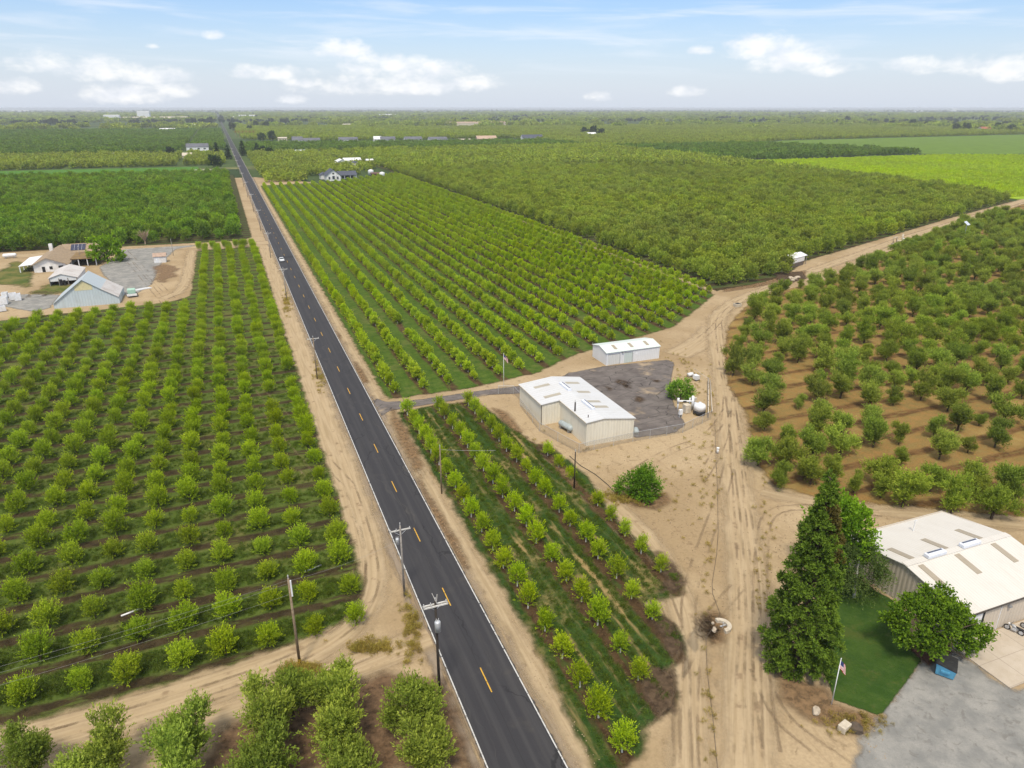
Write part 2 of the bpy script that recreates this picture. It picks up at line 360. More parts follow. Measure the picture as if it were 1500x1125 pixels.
# ------------------------------------------------------------------ road
m_asph, t = newmat('asphalt'); p = t.pos(); x, y, z_ = t.sep(p)
f1 = t.noise(p, 7.0, 4, 0.8); f2 = t.noise(t.vmath('MULTIPLY', p, (1.1, 0.03, 1)), 1.0, 4, 0.6); f3 = t.noise(p, 0.25, 4, 0.6)
lane = t.math('ABSOLUTE', t.math('SUBTRACT', t.math('ABSOLUTE', t.math('SUBTRACT', x, 19.3)), 1.85)); wt = t.math('ABSOLUTE', t.math('SUBTRACT', lane, 0.85))
col = t.mix(f1, (0.024, 0.0235, 0.027), (0.041, 0.040, 0.044)); col = t.mix(t.math('MULTIPLY', t.ss(f2, 0.45, 0.72), 0.4), col, (0.066, 0.062, 0.060))
col = t.mix(t.math('MULTIPLY', t.ss(wt, 0.42, 0.05), 0.28), col, (0.060, 0.058, 0.060)); col = t.mix(t.math('MULTIPLY', t.ss(f3, 0.58, 0.75), 0.4), col, (0.07, 0.062, 0.054))
sk = t.noise(t.vmath('MULTIPLY', t.vmath('ADD', p, t.comb(t.math('MULTIPLY', t.noise(p, 0.08), 9.0), 0.0, 0.0)), (0.9, 0.045, 1)), 1.0, 5, 0.7); col = t.mix(t.math('MULTIPLY', t.ss(sk, 0.56, 0.70), 0.6), col, (0.075, 0.069, 0.062))
vr = t.n('ShaderNodeTexVoronoi', feature='DISTANCE_TO_EDGE'); t.put(vr.inputs['Vector'], t.vmath('ADD', t.vmath('MULTIPLY', p, (0.16, 0.07, 0)), t.comb(t.math('MULTIPLY', t.noise(p, 0.4), 0.35), t.math('MULTIPLY', t.noise(p, 0.5), 0.3), 0.0))); vr.inputs['Scale'].default_value = 1.0
col = t.mix(t.math('MULTIPLY', t.math('MULTIPLY', t.ss(vr.outputs['Distance'], 0.014, 0.004), t.ss(t.noise(p, 0.05, 3), 0.46, 0.56)), 0.7), col, (0.012, 0.012, 0.013))
edge = t.math('MINIMUM', t.math('SUBTRACT', x, 15.45), t.math('SUBTRACT', 23.15, x)); col = t.mix(t.math('MULTIPLY', t.ss(t.math('ADD', edge, t.math('MULTIPLY', t.math('SUBTRACT', t.noise(p, 0.9, 5, 0.7), 0.5), 0.9)), 0.35, 0.02), 0.8), col, (0.27, 0.20, 0.12))

seam = t.math('ABSOLUTE', t.math('SUBTRACT', x, t.math('ADD', 19.05, t.math('MULTIPLY', t.noise(t.vmath('MULTIPLY', p, (0, 0.15, 0)), 1.0, 3), 0.3)))); col = t.mix(t.math('MULTIPLY', t.ss(seam, 0.05, 0.02), 0.6), col, (0.02, 0.02, 0.021))
finish(t, col, 0.8, t.bump(f1, 0.25, 0.02), None, 0, 0.3)
road = tag(MB().box(15.45, 23.15, -40, 9000, -0.2, 0.05).build('road', m_asph), kind='structure')
def line_mat(name, c, wear):
    m, t = newmat(name); p = t.pos(); f = t.noise(p, 5.0, 5, 0.75)
    finish(t, t.mix(t.ss(f, 0.3, 0.7), c, tuple(v * 0.85 for v in c)), 0.7, None, t.ss(t.noise(p, 1.4, 5, 0.75), wear, wear + 0.16))
    return m
m_white = line_mat('white_paint', (0.56, 0.56, 0.54), 0.33); m_yel = line_mat('yellow_paint', (0.60, 0.35, 0.04), 0.30)
for xx in (15.78, 22.78): MB().quad((xx - 0.065, -40, 0.056), (xx + 0.065, -40, 0.056), (xx + 0.065, 2500, 0.056), (xx - 0.065, 2500, 0.056)).build('edge_line', m_white, road)
dash0 = MB().quad((19.235, -1.9, 0.056), (19.365, -1.9, 0.056), (19.365, 1.9, 0.056), (19.235, 1.9, 0.056)).build('centre_dash', m_yel, road)
dash0.location.y = 57.2 - 15.12
for i in range(46):
    d = dash0.copy(); COL.objects.link(d); d.location.y = 57.2 + 15.12 * i
m_grit, t = newmat('shoulder_grit'); p = t.pos(); u = t.attr('u')
a = ragged(t, p, 0.5, 0.8, 0.5); f = t.noise(p, 2.0, 4, 0.7)
finish(t, t.mix(f, (0.17, 0.135, 0.105), (0.34, 0.27, 0.19)), 0.95, None, t.math('MULTIPLY', a, t.ss(t.noise(t.vmath('MULTIPLY', p, (0.8, 0.1, 1)), 1.0, 4, 0.6), 0.3, 0.55)), 0, 0.1)
ribbon('shoulder', [(15.2, -20), (15.2, 300), (15.2, 700)], 0.0, m_grit, 0.9, 5)
ribbon('shoulder', [(23.4, -20), (23.4, 300), (23.4, 700)], 0.0, m_grit, 0.9, 5)
# dark oily soil patches and damp ends of the rows, plus shade painted under the shrub
def stain_mat(name, c, amp, soft, strength):
    m, t = newmat(name); p = t.pos(); f = t.noise(p, 1.2, 5, 0.7)
    g_ = t.noise(p, 4.5, 4, 0.75); cc = t.mix(t.ss(f, 0.3, 0.7), tuple(v * 0.65 for v in c), tuple(v * 1.9 for v in c)); cc = t.mix(t.math('MULTIPLY', t.ss(g_, 0.5, 0.75), 0.45), cc, tuple(v * 2.6 for v in c))
    finish(t, cc, 0.95, t.bump(f, 0.4, 0.08), t.math('MULTIPLY', ragged(t, p, amp, 0.4, soft), strength), 0, 0.1); return m
m_stain = stain_mat('dark_soil', (0.062, 0.042, 0.026), 0.9, 0.7, 0.92); m_brown = stain_mat('brown_soil_shade', (0.15, 0.095, 0.05), 0.8, 0.8, 0.75)
def patch(poly, mat=m_stain, z=0.028, name='soil_patch', px=True, res=0.6): return sheet(name, [G(*q) for q in poly] if px else poly, z, mat, res, 2.5)
patch([(612, 700), (640, 745), (668, 790), (690, 835), (676, 833), (650, 795), (625, 755)], m_brown)
patch([(575, 600), (590, 622), (612, 660), (622, 700), (610, 690), (590, 655), (573, 618)], m_brown)
patch([(520, 530), (533, 545), (540, 560), (530, 560), (520, 548)], m_brown); patch([(468, 448), (478, 458), (477, 465), (470, 460)], m_brown); patch([(492, 485), (500, 492), (496, 500)], m_brown)
patch([(965, 808), (988, 828), (1002, 852), (990, 868), (965, 868), (978, 850), (955, 822)]); patch([(955, 895), (985, 912), (1000, 935), (998, 965), (975, 960), (972, 930), (950, 910)])
patch([(952, 975), (990, 985), (988, 1040), (960, 1050), (935, 1010)]); patch([(722, 598), (742, 604), (765, 632), (757, 634), (735, 616)], m_brown)
patch([(905, 726), (930, 742), (962, 746), (985, 735), (975, 722), (930, 724)], m_brown); patch([(1020, 905), (1042, 900), (1052, 925), (1040, 940), (1022, 935)])  # first patch paints the round shrub's shade into the dirt colour
patch([(785, 655), (800, 660), (806, 672), (790, 668)]); patch([(805, 665), (838, 690), (845, 712), (832, 705), (815, 690)], m_brown)
patch([(1030, 900), (1048, 895), (1062, 905), (1058, 940), (1042, 945)], m_brown)
patch([(400, 985), (440, 978), (470, 985), (450, 1000), (410, 1000)], m_brown)
patch([(340, 990), (420, 1010), (560, 985), (650, 1000), (690, 1125), (300, 1125), (330, 1050)], stain_mat('leaf_litter', (0.10, 0.062, 0.035), 1.5, 1.2, 0.85), 0.004)
patch([(1135, 400), (1175, 398), (1182, 408), (1160, 414), (1138, 410)]); patch([(1060, 428), (1110, 420), (1180, 408), (1180, 396), (1140, 402), (1060, 420)], m_brown, 0.016, 'soil_patch', True, 1.5)
patch([(224, 392), (236, 387), (252, 389), (262, 394), (254, 399), (259, 405), (247, 407), (240, 414), (229, 410), (232, 401)], stain_mat('yard_soil', (0.16, 0.105, 0.06), 3.0, 1.5, 0.8), 0.02, 'soil_patch', True, 1.0)
# wheel tracks
m_track, t = newmat('wheel_track'); p = t.pos(); u = t.attr('u'); v = t.attr('v')
uv = t.comb(u, t.math('MULTIPLY', v, 0.05), 0.0); n = t.noise(uv, 2.1, 5, 0.6, 0.3); n2 = t.noise(p, 0.35, 4, 0.6); fine = t.noise(p, 2.5, 4, 0.7)
rut = t.math('ABSOLUTE', t.math('SUBTRACT', t.math('ABSOLUTE', u), 0.95))
col = t.mix(t.ss(n, 0.35, 0.62), (0.36, 0.27, 0.16), (0.455, 0.352, 0.222))
col = t.mix(t.math('MULTIPLY', t.ss(rut, 0.42, 0.12), 0.35), col, (0.47, 0.355, 0.215))
col = t.mix(t.math('MULTIPLY', t.math('MULTIPLY', t.ss(rut, 0.5, 0.2), t.ss(n2, 0.56, 0.66)), 0.6), col, (0.19, 0.125, 0.075))
col = t.mix(t.math('MULTIPLY', t.ss(fine, 0.45, 0.8), 0.25), col, (0.22, 0.155, 0.09))
finish(t, col, 0.95, t.bump(t.math('ADD', n, fine), 0.35, 0.08), t.math('MULTIPLY', ragged(t, p, 1.3, 0.3, 1.2, 0.4), 0.88), 0, 0.1)
TR = [(1100, 1180), (1098, 1125), (1095, 1000), (1098, 900), (1090, 800), (1078, 700), (1070, 640), (1062, 560), (1050, 500), (1048, 465), (1075, 442), (1120, 425), (1185, 398), (1245, 378), (1320, 350), (1400, 326), (1470, 303), (1540, 280)]
ribbon('dirt_track', [G(*q) for q in TR], 0.012, m_track, 3.0)
ribbon('dirt_track', [G(*q) for q in [(1010, 1180), (1012, 1100), (1008, 1000), (1010, 930), (985, 850), (950, 790), (880, 725), (800, 680), (740, 640), (715, 610), (690, 595)]], 0.008, m_track, 2.2)
ribbon('dirt_track', [(-120, 61.8), (-30, 66.2), (-8, 67.0), (3, 68.9), (9, 74.0), (11.8, 85), (12.2, 120), (12.2, 250), (12.0, 340)], 0.010, m_track, 3.2)
ribbon('dirt_track', [(-120, 57), (-28, 61.5), (-8, 63), (5, 64.2), (15.5, 66)], 0.006, m_track, 2.6)
ribbon('dirt_track', [(24.9, 20), (24.9, 130)], 0.006, m_track, 1.5); ribbon('dirt_track', [(24.8, 141), (24.8, 600)], 0.006, m_track, 1.5)
ribbon('dirt_track', [(-120, 352), (-40, 352), (-10, 347.5), (15, 348)], 0.008, m_track, 5.0)
ribbon('dirt_track', [(-17.5, 340), (-17.5, 262), (-24, 252)], 0.010, m_track, 2.2)
ribbon('dirt_track', [G(*q) for q in [(1115, 720), (1180, 735), (1240, 745), (1330, 752), (1440, 765), (1600, 780)]], 0.006, m_track, 1.7)
ribbon('dirt_track', [G(*q) for q in [(990, 520), (1030, 500), (1046, 480)]], 0.006, m_track, 4.0)
# single tyre ruts pressed into the loose dirt
m_rut, t = newmat('tyre_rut'); p = t.pos(); u = t.attr('u'); v = t.attr('v')
tr_ = t.math('SINE', t.math('MULTIPLY', v, 14.0)); n = t.noise(t.comb(t.math('MULTIPLY', u, 3.0), t.math('MULTIPLY', v, 0.12), 0.0), 2.0, 4, 0.6)
col = t.mix(t.ss(n, 0.4, 0.6), (0.17, 0.115, 0.07), (0.30, 0.22, 0.135))
finish(t, col, 0.95, t.bump(tr_, 0.3, 0.03), t.math('MULTIPLY', t.math('MULTIPLY', ragged(t, p, 0.12, 1.5, 0.10), t.ss(t.noise(p, 0.16, 4, 0.6), 0.42, 0.60)), 0.38), 0, 0.1)
def ruts(path, z=0.022):
    pts = [Vector(G(*q)) if max(abs(q[0]), abs(q[1])) > 150 else Vector(q) for q in path]
    for o_ in (-0.85, 0.85):
        sh = []
        for i, a in enumerate(pts):
            d = (pts[min(i + 1, len(pts) - 1)] - pts[max(i - 1, 0)]).normalized(); sh.append((a.x + d.y * o_, a.y - d.x * o_))
        ribbon('tyre_track', sh, z, m_rut, 0.17, 1.0)
for k, path in enumerate([[(1088, 1125), (1090, 1000), (1095, 900), (1088, 800), (1080, 700), (1074, 620), (1068, 560), (1060, 500)], [(1105, 1125), (1102, 1000), (1104, 900), (1098, 800), (1084, 690), (1072, 600), (1056, 520), (1052, 470)],
        [(1010, 1125), (1008, 1040), (1015, 950), (1005, 880), (1030, 800), (1060, 720), (1072, 660)], [(1000, 1125), (998, 1040), (1000, 960), (975, 870), (930, 800), (880, 745), (830, 700), (770, 660), (735, 625)], [(1130, 1100), (1115, 1000), (1112, 900), (1115, 800), (1125, 745), (1200, 742), (1290, 752)],
        [(940, 1060), (980, 1010), (1020, 930), (1080, 860)], [(1000, 730), (1030, 700), (1062, 640), (1066, 580)], [(930, 690), (980, 660), (1040, 640), (1066, 600)], [(1020, 500), (1046, 480), (1068, 450), (1110, 428), (1180, 400), (1245, 380)], [(1240, 1125), (1190, 1090), (1140, 1050), (1110, 980)],
        [(-30, 65.6), (-10, 66.4), (2, 68.0), (9, 73.0), (12.4, 82), (12.6, 120), (12.4, 200), (12.2, 300)], [(-30, 63.2), (-8, 64.0), (5, 65.2), (15.2, 67.5)], [(-30, 67.4), (-6, 68.0), (5, 71.5), (10.4, 80), (11.6, 100), (11.4, 180)]]): ruts(path, 0.022 + 0.0015 * k)
# paved yards
m_yard, t = newmat('old_asphalt'); p = t.pos()
a = t.noise(p, 0.35, 5, 0.65); b = t.noise(p, 5.0, 4, 0.8); vo = t.n('ShaderNodeTexVoronoi', feature='DISTANCE_TO_EDGE'); t.put(vo.inputs['Vector'], t.vmath('ADD', t.vmath('MULTIPLY', p, (1.0, 2.6, 1)), t.comb(t.noise(p, 0.7), t.noise(p, 0.9), 0.0))); vo.inputs['Scale'].default_value = 0.17
col = t.mix(t.ss(a, 0.35, 0.65), (0.118, 0.102, 0.095), (0.175, 0.154, 0.141)); col = t.mix(t.math('MULTIPLY', b, 0.35), col, (0.08, 0.07, 0.066))
col = t.mix(t.ss(vo.outputs['Distance'], 0.02, 0.006), col, (0.05, 0.045, 0.04)); col = t.mix(t.math('MULTIPLY', t.ss(t.noise(p, 0.11, 4, 0.6), 0.57, 0.7), 0.75), col, (0.40, 0.31, 0.2))
finish(t, col, 0.9, t.bump(b, 0.3, 0.03), ragged(t, p, 0.5, 0.7, 0.25), 0, 0.2)
sheet('paved_yard', [(69, 140.5), (79, 141.8), (96, 140.2), (96.4, 138), (89, 128), (85.5, 123), (81.8, 116), (78, 106), (74, 103.6), (65.8, 104.4), (65.6, 128), (60, 131.5), (55, 131.5), (55, 135), (66, 138.5)], 0.03, m_yard, 1.0)
sheet('driveway', [(23.2, 131.5), (25, 133.8), (30, 134.2), (48, 134.6), (54, 133), (58, 131), (58, 137), (48, 137.6), (30, 137.6), (25.5, 139), (23.2, 143)], 0.024, m_yard, 1.0)
for q in [[(905, 556), (925, 560), (918, 566), (903, 563)], [(886, 566), (900, 569), (892, 572)], [(915, 564), (925, 565), (924, 569), (917, 568)], [(934, 581), (944, 585), (938, 590), (932, 588)], [(955, 556), (965, 557), (962, 560)]]: patch(q, m_stain, 0.036, 'pothole', True, 0.4)
m_grav, t = newmat('grey_gravel'); p = t.pos()
a = t.noise(p, 0.3, 5, 0.65); b = t.noise(p, 6.0, 5, 0.85); c = t.noise(p, 0.9, 4, 0.6, 1.0)
col = t.mix(t.ss(a, 0.35, 0.66), (0.20, 0.20, 0.19), (0.31, 0.30, 0.275)); col = t.mix(t.math('MULTIPLY', t.ss(b, 0.4, 0.75), 0.5), col, (0.17, 0.165, 0.155)); col = t.mix(t.math('MULTIPLY', t.ss(c, 0.54, 0.68), 0.55), col, (0.14, 0.132, 0.118))
finish(t, col, 0.95, t.bump(b, 0.6, 0.06), ragged(t, p, 1.2, 0.5, 0.6), 0, 0.1)
sheet('gravel_yard', [G(*q) for q in [(1292, 1048), (1345, 972), (1392, 950), (1480, 1012), (1700, 980)]] + [(120, -20), (50, -20)] + [G(*q) for q in [(1250, 1125), (1262, 1088)]], 0.012, m_grav, 1.0)
sheet('gravel_yard', [(-46, 353), (-20, 353), (-14, 352), (-24, 346), (-28, 316), (-28.8, 276), (-34, 257), (-36, 263), (-47, 300), (-50, 316), (-46, 330)], 0.014, m_grav, 2.0)
sheet('gravel_yard', [(-110, 262), (-72, 262), (-60, 249), (-56, 251), (-56, 270), (-67, 275), (-110, 278)], 0.014, m_grav, 2.0)
m_conc, t = newmat('pale_concrete'); p = t.pos(); a = t.noise(p, 0.5, 5, 0.65)
x, y, z_ = t.sep(p); j = t.math('MINIMUM', t.math('ABSOLUTE', t.math('SUBTRACT', t.math('FRACT', t.math('DIVIDE', x, 4.5)), 0.5)), t.math('ABSOLUTE', t.math('SUBTRACT', t.math('FRACT', t.math('DIVIDE', y, 3.4)), 0.5)))
col = t.mix(t.ss(a, 0.3, 0.7), (0.42, 0.355, 0.275), (0.48, 0.415, 0.335)); col = t.mix(t.ss(j, 0.012, 0.004), col, (0.3, 0.25, 0.2)); col = t.mix(t.math('MULTIPLY', t.ss(t.noise(p, 1.8, 4, 0.7), 0.56, 0.75), 0.35), col, (0.33, 0.27, 0.2))
finish(t, col, 0.85)
tag(MB().box(71.2, 96, 35.6, 42.5, -0.1, 0.10).build('concrete_pad', m_conc), kind='structure')
m_lawn, t = newmat('lawn_grass'); p = t.pos(); a = t.noise(p, 0.4, 5, 0.7); b = t.noise(p, 4.0, 4, 0.8); x, y, z_ = t.sep(p)
st = t.math('SINE', t.math('MULTIPLY', t.math('ADD', t.math('MULTIPLY', x, 0.8), t.math('MULTIPLY', y, 0.55)), 4.2))
col = t.mix(t.ss(a, 0.3, 0.7), (0.030, 0.068, 0.012), (0.052, 0.096, 0.017)); col = t.mix(t.math('MULTIPLY', t.ss(b, 0.4, 0.8), 0.5), col, (0.018, 0.042, 0.010)); col = t.mix(t.math('MULTIPLY', t.ss(st, 0.2, 1.0), 0.10), col, (0.07, 0.12, 0.03)); col = t.mix(t.math('MULTIPLY', t.ss(t.noise(p, 0.22, 5, 0.7), 0.52, 0.68), 0.55), col, (0.085, 0.098, 0.024)); col = t.mix(t.math('MULTIPLY', t.ss(t.noise(p, 0.8, 5, 0.7), 0.58, 0.7), 0.4), col, (0.095, 0.085, 0.035))
finish(t, col, 0.95, t.bump(b, 0.7, 0.12), ragged(t, p, 0.25, 0.8, 0.15), 0, 0.05)
sheet('lawn', [G(*q) for q in [(1222, 1025), (1290, 1049), (1352, 965), (1310, 880)]] + [(71.2, 53), (71.2, 58)] + [G(*q) for q in [(1205, 870), (1200, 960)]], 0.016, m_lawn, 0.8)
patch([(1140, 985), (1215, 1010), (1222, 1030), (1292, 1052), (1262, 1075), (1195, 1060), (1135, 1020)], m_brown, 0.010); patch([(1330, 950), (1385, 930), (1395, 958), (1360, 975)], stain_mat('bark_mulch', (0.075, 0.04, 0.028), 0.4, 0.3, 0.95), 0.022)
m_rough, t = newmat('rough_grass'); p = t.pos(); a = t.noise(p, 0.16, 5, 0.7); b = t.noise(p, 1.6, 4, 0.75)
col = t.mix(t.ss(a, 0.36, 0.62), (0.075, 0.105, 0.025), (0.17, 0.155, 0.05)); col = t.mix(t.math('MULTIPLY', t.ss(b, 0.45, 0.75), 0.5), col, (0.05, 0.06, 0.018)); finish(t, col, 0.95, t.bump(b, 0.7, 0.3), ragged(t, p, 3.5, 0.2, 1.5), 0, 0.05)
sheet('grass_patch', [(-84, 316), (-84, 340), (-77, 332), (-73.5, 318), (-68, 286), (-79, 296), (-110, 310)], 0.014, m_rough, 2.0); sheet('grass_patch', [(-66, 276), (-62, 290), (-53, 283), (-53, 272), (-60, 271)], 0.014, m_rough, 1.5)


# ------------------------------------------------------------------ foliage
def leaf_mat(name, deep, fresh, var=0.25, trans=0.28):
    m, t = newmat(name); tint = t.attr('tint'); rn = t.n('ShaderNodeObjectInfo').outputs['Random']
    col = t.mix(tint, deep, fresh)
    hs = t.n('ShaderNodeHueSaturation'); t.put(hs.inputs['Color'], col)
    t.put(hs.inputs['Hue'], t.math('ADD', 0.5, t.math('MULTIPLY', t.math('SUBTRACT', rn, 0.5), 0.018 * var / 0.25)))
    t.put(hs.inputs['Value'], t.math('ADD', 1.0, t.math('MULTIPLY', t.math('SUBTRACT', t.math('FRACT', t.math('MULTIPLY', rn, 7.31)), 0.5), var * 1.5)))
    pd = t.noise(t.vmath('MULTIPLY', t.pos(), (1, 1, 0)), 0.012, 4, 0.6); hs2 = t.math('ADD', 0.89, t.math('MULTIPLY', pd, 0.28)); t.put(hs.inputs['Saturation'], hs2)
    pv_ = t.math('ADD', 0.72, t.math('MULTIPLY', t.noise(t.vmath('MULTIPLY', t.pos(), (1, 1, 0)), 0.006, 4, 0.65), 0.56))
    class _O: outputs = [t.mix(1.0, hs.outputs[0], t.comb(pv_, pv_, pv_), 'MULTIPLY')]
    hs = _O
    d = t.n('ShaderNodeBsdfDiffuse'); t.l.new(hs.outputs[0], d.inputs[0])
    tr = t.n('ShaderNodeBsdfTranslucent'); t.l.new(t.mix(1.0, hs.outputs[0], (1.0, 1.0, 0.55), 'MULTIPLY'), tr.inputs[0])
    ms = t.n('ShaderNodeMixShader'); ms.inputs[0].default_value = trans; t.l.new(d.outputs[0], ms.inputs[1]); t.l.new(tr.outputs[0], ms.inputs[2])
    o = t.n('ShaderNodeOutputMaterial'); t.l.new(ms.outputs[0], o.inputs[0]); return m
ML = dict(young=leaf_mat('young_leaves', (0.12, 0.205, 0.014), (0.48, 0.60, 0.045), trans=.3), lime=leaf_mat('lime_leaves', (0.125, 0.225, 0.013), (0.56, 0.68, 0.045), trans=.3),
          old=leaf_mat('orchard_leaves', (0.10, 0.165, 0.022), (0.41, 0.49, 0.085), 0.34, .28), dense=leaf_mat('dense_leaves', (0.12, 0.185, 0.022), (0.43, 0.50, 0.075), 0.28, .28),
          bush=leaf_mat('bushy_leaves', (0.06, 0.135, 0.018), (0.31, 0.46, 0.05), 0.36, .28), dark=leaf_mat('dark_leaves', (0.014, 0.030, 0.012), (0.042, 0.078, 0.024), 0.3, 0.2),
          fir=leaf_mat('conifer_needles', (0.036, 0.088, 0.015), (0.23, 0.34, 0.045), 0.1, 0.25), rust=leaf_mat('rusty_needles', (0.07, 0.07, 0.02), (0.17, 0.14, 0.04), 0.1, 0.25),
          maple=leaf_mat('maple_leaves', (0.035, 0.095, 0.010), (0.22, 0.34, 0.030), 0.1, .28), bright=leaf_mat('bright_leaves', (0.09, 0.20, 0.018), (0.28, 0.44, 0.04), 0.1, .28),
          birch=leaf_mat('birch_leaves', (0.07, 0.115, 0.03), (0.19, 0.26, 0.07), 0.1, .28), citrus=leaf_mat('citrus_leaves', (0.05, 0.13, 0.016), (0.20, 0.36, 0.035), 0.1, .28),
          weed=leaf_mat('dry_weeds', (0.28, 0.21, 0.06), (0.46, 0.38, 0.10), 0.3), vine=leaf_mat('vine_leaves', (0.34, 0.46, 0.03), (0.48, 0.60, 0.04), 0.2, .28))
m_bark = plain('bark', (0.10, 0.075, 0.055), (0.055, 0.04, 0.03), 6.0, 0.95, 0, 0.6, 0.1)
m_sleeve = plain('white_trunk_paint', (0.70, 0.69, 0.65), (0.45, 0.42, 0.36), 9.0, 0.9)
def unit(a): return a / np.maximum(np.linalg.norm(a, axis=-1, keepdims=True), 1e-6)
def foliage(seed, lobes, shoots, per, length, leaf, width, up=0.7, out=0.7, jit=0.55, droop=0.0, centre=None, floor=0.15, tip=0.65):
    "leafy shoots springing from every lobe (x, y, z, r): returns diamond leaf quads and a 0..1 tint (young growth at shoot tips)"
    g = np.random.default_rng(seed); L = np.array(lobes, float); n = len(L)
    w = L[:, 3] ** 2; k = g.choice(n, size=shoots, p=w / w.sum())
    c = L[k, :3]; r = L[k, 3:4]
    v = unit(g.normal(size=(shoots, 3)))
    cen = np.array(centre if centre is not None else L[:, :3].mean(0))
    od = unit(c + v * r - cen)
    start = c + v * r * g.uniform(0.35, 0.95, (shoots, 1))
    d = unit(v * 0.55 + od * out + np.array([0, 0, up]) + g.normal(size=(shoots, 3)) * jit * 0.6)
    ln = length * g.uniform(0.5, 1.25, (shoots, 1))
    t = g.uniform(0, 1, (shoots, per, 1))
    q = start[:, None, :] + d[:, None, :] * ln[:, None, :] * t
    q[..., 2] -= droop * (t[..., 0] ** 2) * ln
    q = q + g.normal(size=q.shape) * leaf * 0.26
    a = unit(d[:, None, :] * 1.0 + g.normal(size=q.shape) * 0.42); b = unit(np.cross(a, g.normal(size=q.shape)))
    s = g.uniform(0.65, 1.25, (shoots, per, 1)); a = a * s * leaf * 0.5; b = b * s * width * 0.5
    q[..., 2] = np.maximum(q[..., 2], floor)
    co = np.stack([q - a, q - b * 1.0 + a * 0.05, q + a, q + b + a * 0.05], 2).reshape(-1, 3)
    base = g.uniform(0, 1, (shoots, 1, 1)) * 0.45
    tint = np.clip(base + t * tip * 0.75 + g.uniform(-0.15, 0.15, t.shape), 0, 1)
    return co, np.repeat(tint.reshape(-1), 4)
def crown_mesh(name, mat, *parts):
    co = np.concatenate([p[0] for p in parts]); ti = np.concatenate([p[1] for p in parts])
    me = np_mesh(name, co, np.arange(len(co)).reshape(-1, 4), {'tint': ti})
    for m in (mat if isinstance(mat, list) else [mat]): me.materials.append(m)
    return me
def trunk_builder(h, r, limbs, seed, spread, top, sleeve=0.0):
    g = random.Random(seed); mb = MB()
    mb.tube([(0, 0, -0.15), (0.02, 0, sleeve if sleeve else h * 0.5), (0.03, 0.02, h)], [r * 1.25, r * 1.05, r], 7, 1 if sleeve else 0)
    for k in range(limbs):
        a = 2 * math.pi * (k + g.uniform(-0.3, 0.3)) / limbs; s = spread * g.uniform(0.7, 1.1); tz = top * g.uniform(0.8, 1.1)
        mb.tube([(0, 0, h * 0.8), (s * 0.4 * math.cos(a), s * 0.4 * math.sin(a), h + (tz - h) * 0.45), (s * math.cos(a + 0.2), s * math.sin(a + 0.2), tz)], [r * 0.75, r * 0.45, r * 0.12], 5)
    return mb
def vase_lobes(seed, n, R_, h0, h1, rl, squash=1.0, low=0.55):
    "lobes filling a rounded crown from low * h0 up to h1, widest a little above the middle"
    g = random.Random(seed); L = []; zb = low * h0
    for k in range(n):
        t = (k + 0.5) / n; a = k * 2.39996 + g.uniform(-0.4, 0.4); z = zb + (h1 - zb) * t
        prof = math.sqrt(max(0.06, 1 - ((t - 0.45) / 0.62) ** 2)); rr = R_ * prof * (g.uniform(0.72, 1.05) if g.random() < 0.75 else g.uniform(0.15, 0.6))
        L.append((rr * math.cos(a), rr * math.sin(a) * squash, z, rl * g.uniform(0.6, 1.35)))
    return L
LIB = bpy.data.collections.new('tree_library')
def tree_kind(key, mat, R_, h0, h1, rl, n, shoots, per, length, leaf, width, seeds, trunk=(0.7, 0.09, 5), sleeve=0.0, **kw):
    "variants of one kind: (crown mesh, trunk mesh)"
    out = []
    for sd in seeds:
        L = vase_lobes(sd, n, R_, h0, h1, rl)
        cm = crown_mesh(key + '_crown', mat, foliage(sd, L, shoots, per, length, leaf, width, centre=(0, 0, h0 * 0.6), **kw))
        tb = trunk_builder(trunk[0], trunk[1], trunk[2], sd, R_ * 0.6, h0 + (h1 - h0) * 0.6, sleeve)
        to = tb.build('trunk', [m_bark, m_sleeve]); tm = to.data; bpy.data.objects.remove(to)
        out.append((cm, tm))
    return out
def lib_collection(name, kind, mats_extra=None):
    "the same variants as whole trees (crown + trunk joined) for far stands that read as one mass"
    c = bpy.data.collections.new(name)
    for i, (cm, tm) in enumerate(kind):
        o = bpy.data.objects.new('%s_%d' % (name, i), cm); c.objects.link(o)
    return c
def multi_lobes(seed, k, spread, zlo, zhi, r_):
    "an irregular old crown: several sub-crowns leaning apart"
    g = random.Random(seed); L = []
    for c in range(k):
        a = 6.283 * c / k + g.uniform(-.6, .6); rr = spread * g.uniform(.45, 1.15) * (0.3 if c == 0 else 1); z = g.uniform(zlo, zhi); s_ = g.uniform(.75, 1.25)
        for _ in range(5): L.append((rr * math.cos(a) + g.gauss(0, .5) * s_, rr * math.sin(a) + g.gauss(0, .5) * s_, max(.7, z + g.gauss(0, .6)), r_ * s_ * g.uniform(.8, 1.2)))
        for q in (.35, .65): L.append((rr * q * math.cos(a), rr * q * math.sin(a), .9 + z * q * .6, r_ * .7))
    return L
KYOUNG = tree_kind('young', ML['young'], 0.92, 1.3, 2.5, 0.50, 20, 340, 15, 0.95, 0.20, 0.075, (11, 12, 13, 14, 15), (0.5, 0.085, 5), up=0.95, jit=0.4)
KLIME = tree_kind('lime', ML['lime'], 0.66, 1.35, 2.35, 0.42, 16, 270, 14, 0.80, 0.17, 0.065, (21, 22, 23, 24), (0.75, 0.07, 4), 0.55, up=1.0, jit=0.4)
KROW = tree_kind('row', ML['lime'], 0.72, 1.1, 2.4, 0.45, 16, 190, 9, 0.85, 0.30, 0.13, (31, 32, 33, 34), (0.6, 0.08, 4), 0.4, up=1.0, jit=0.45)
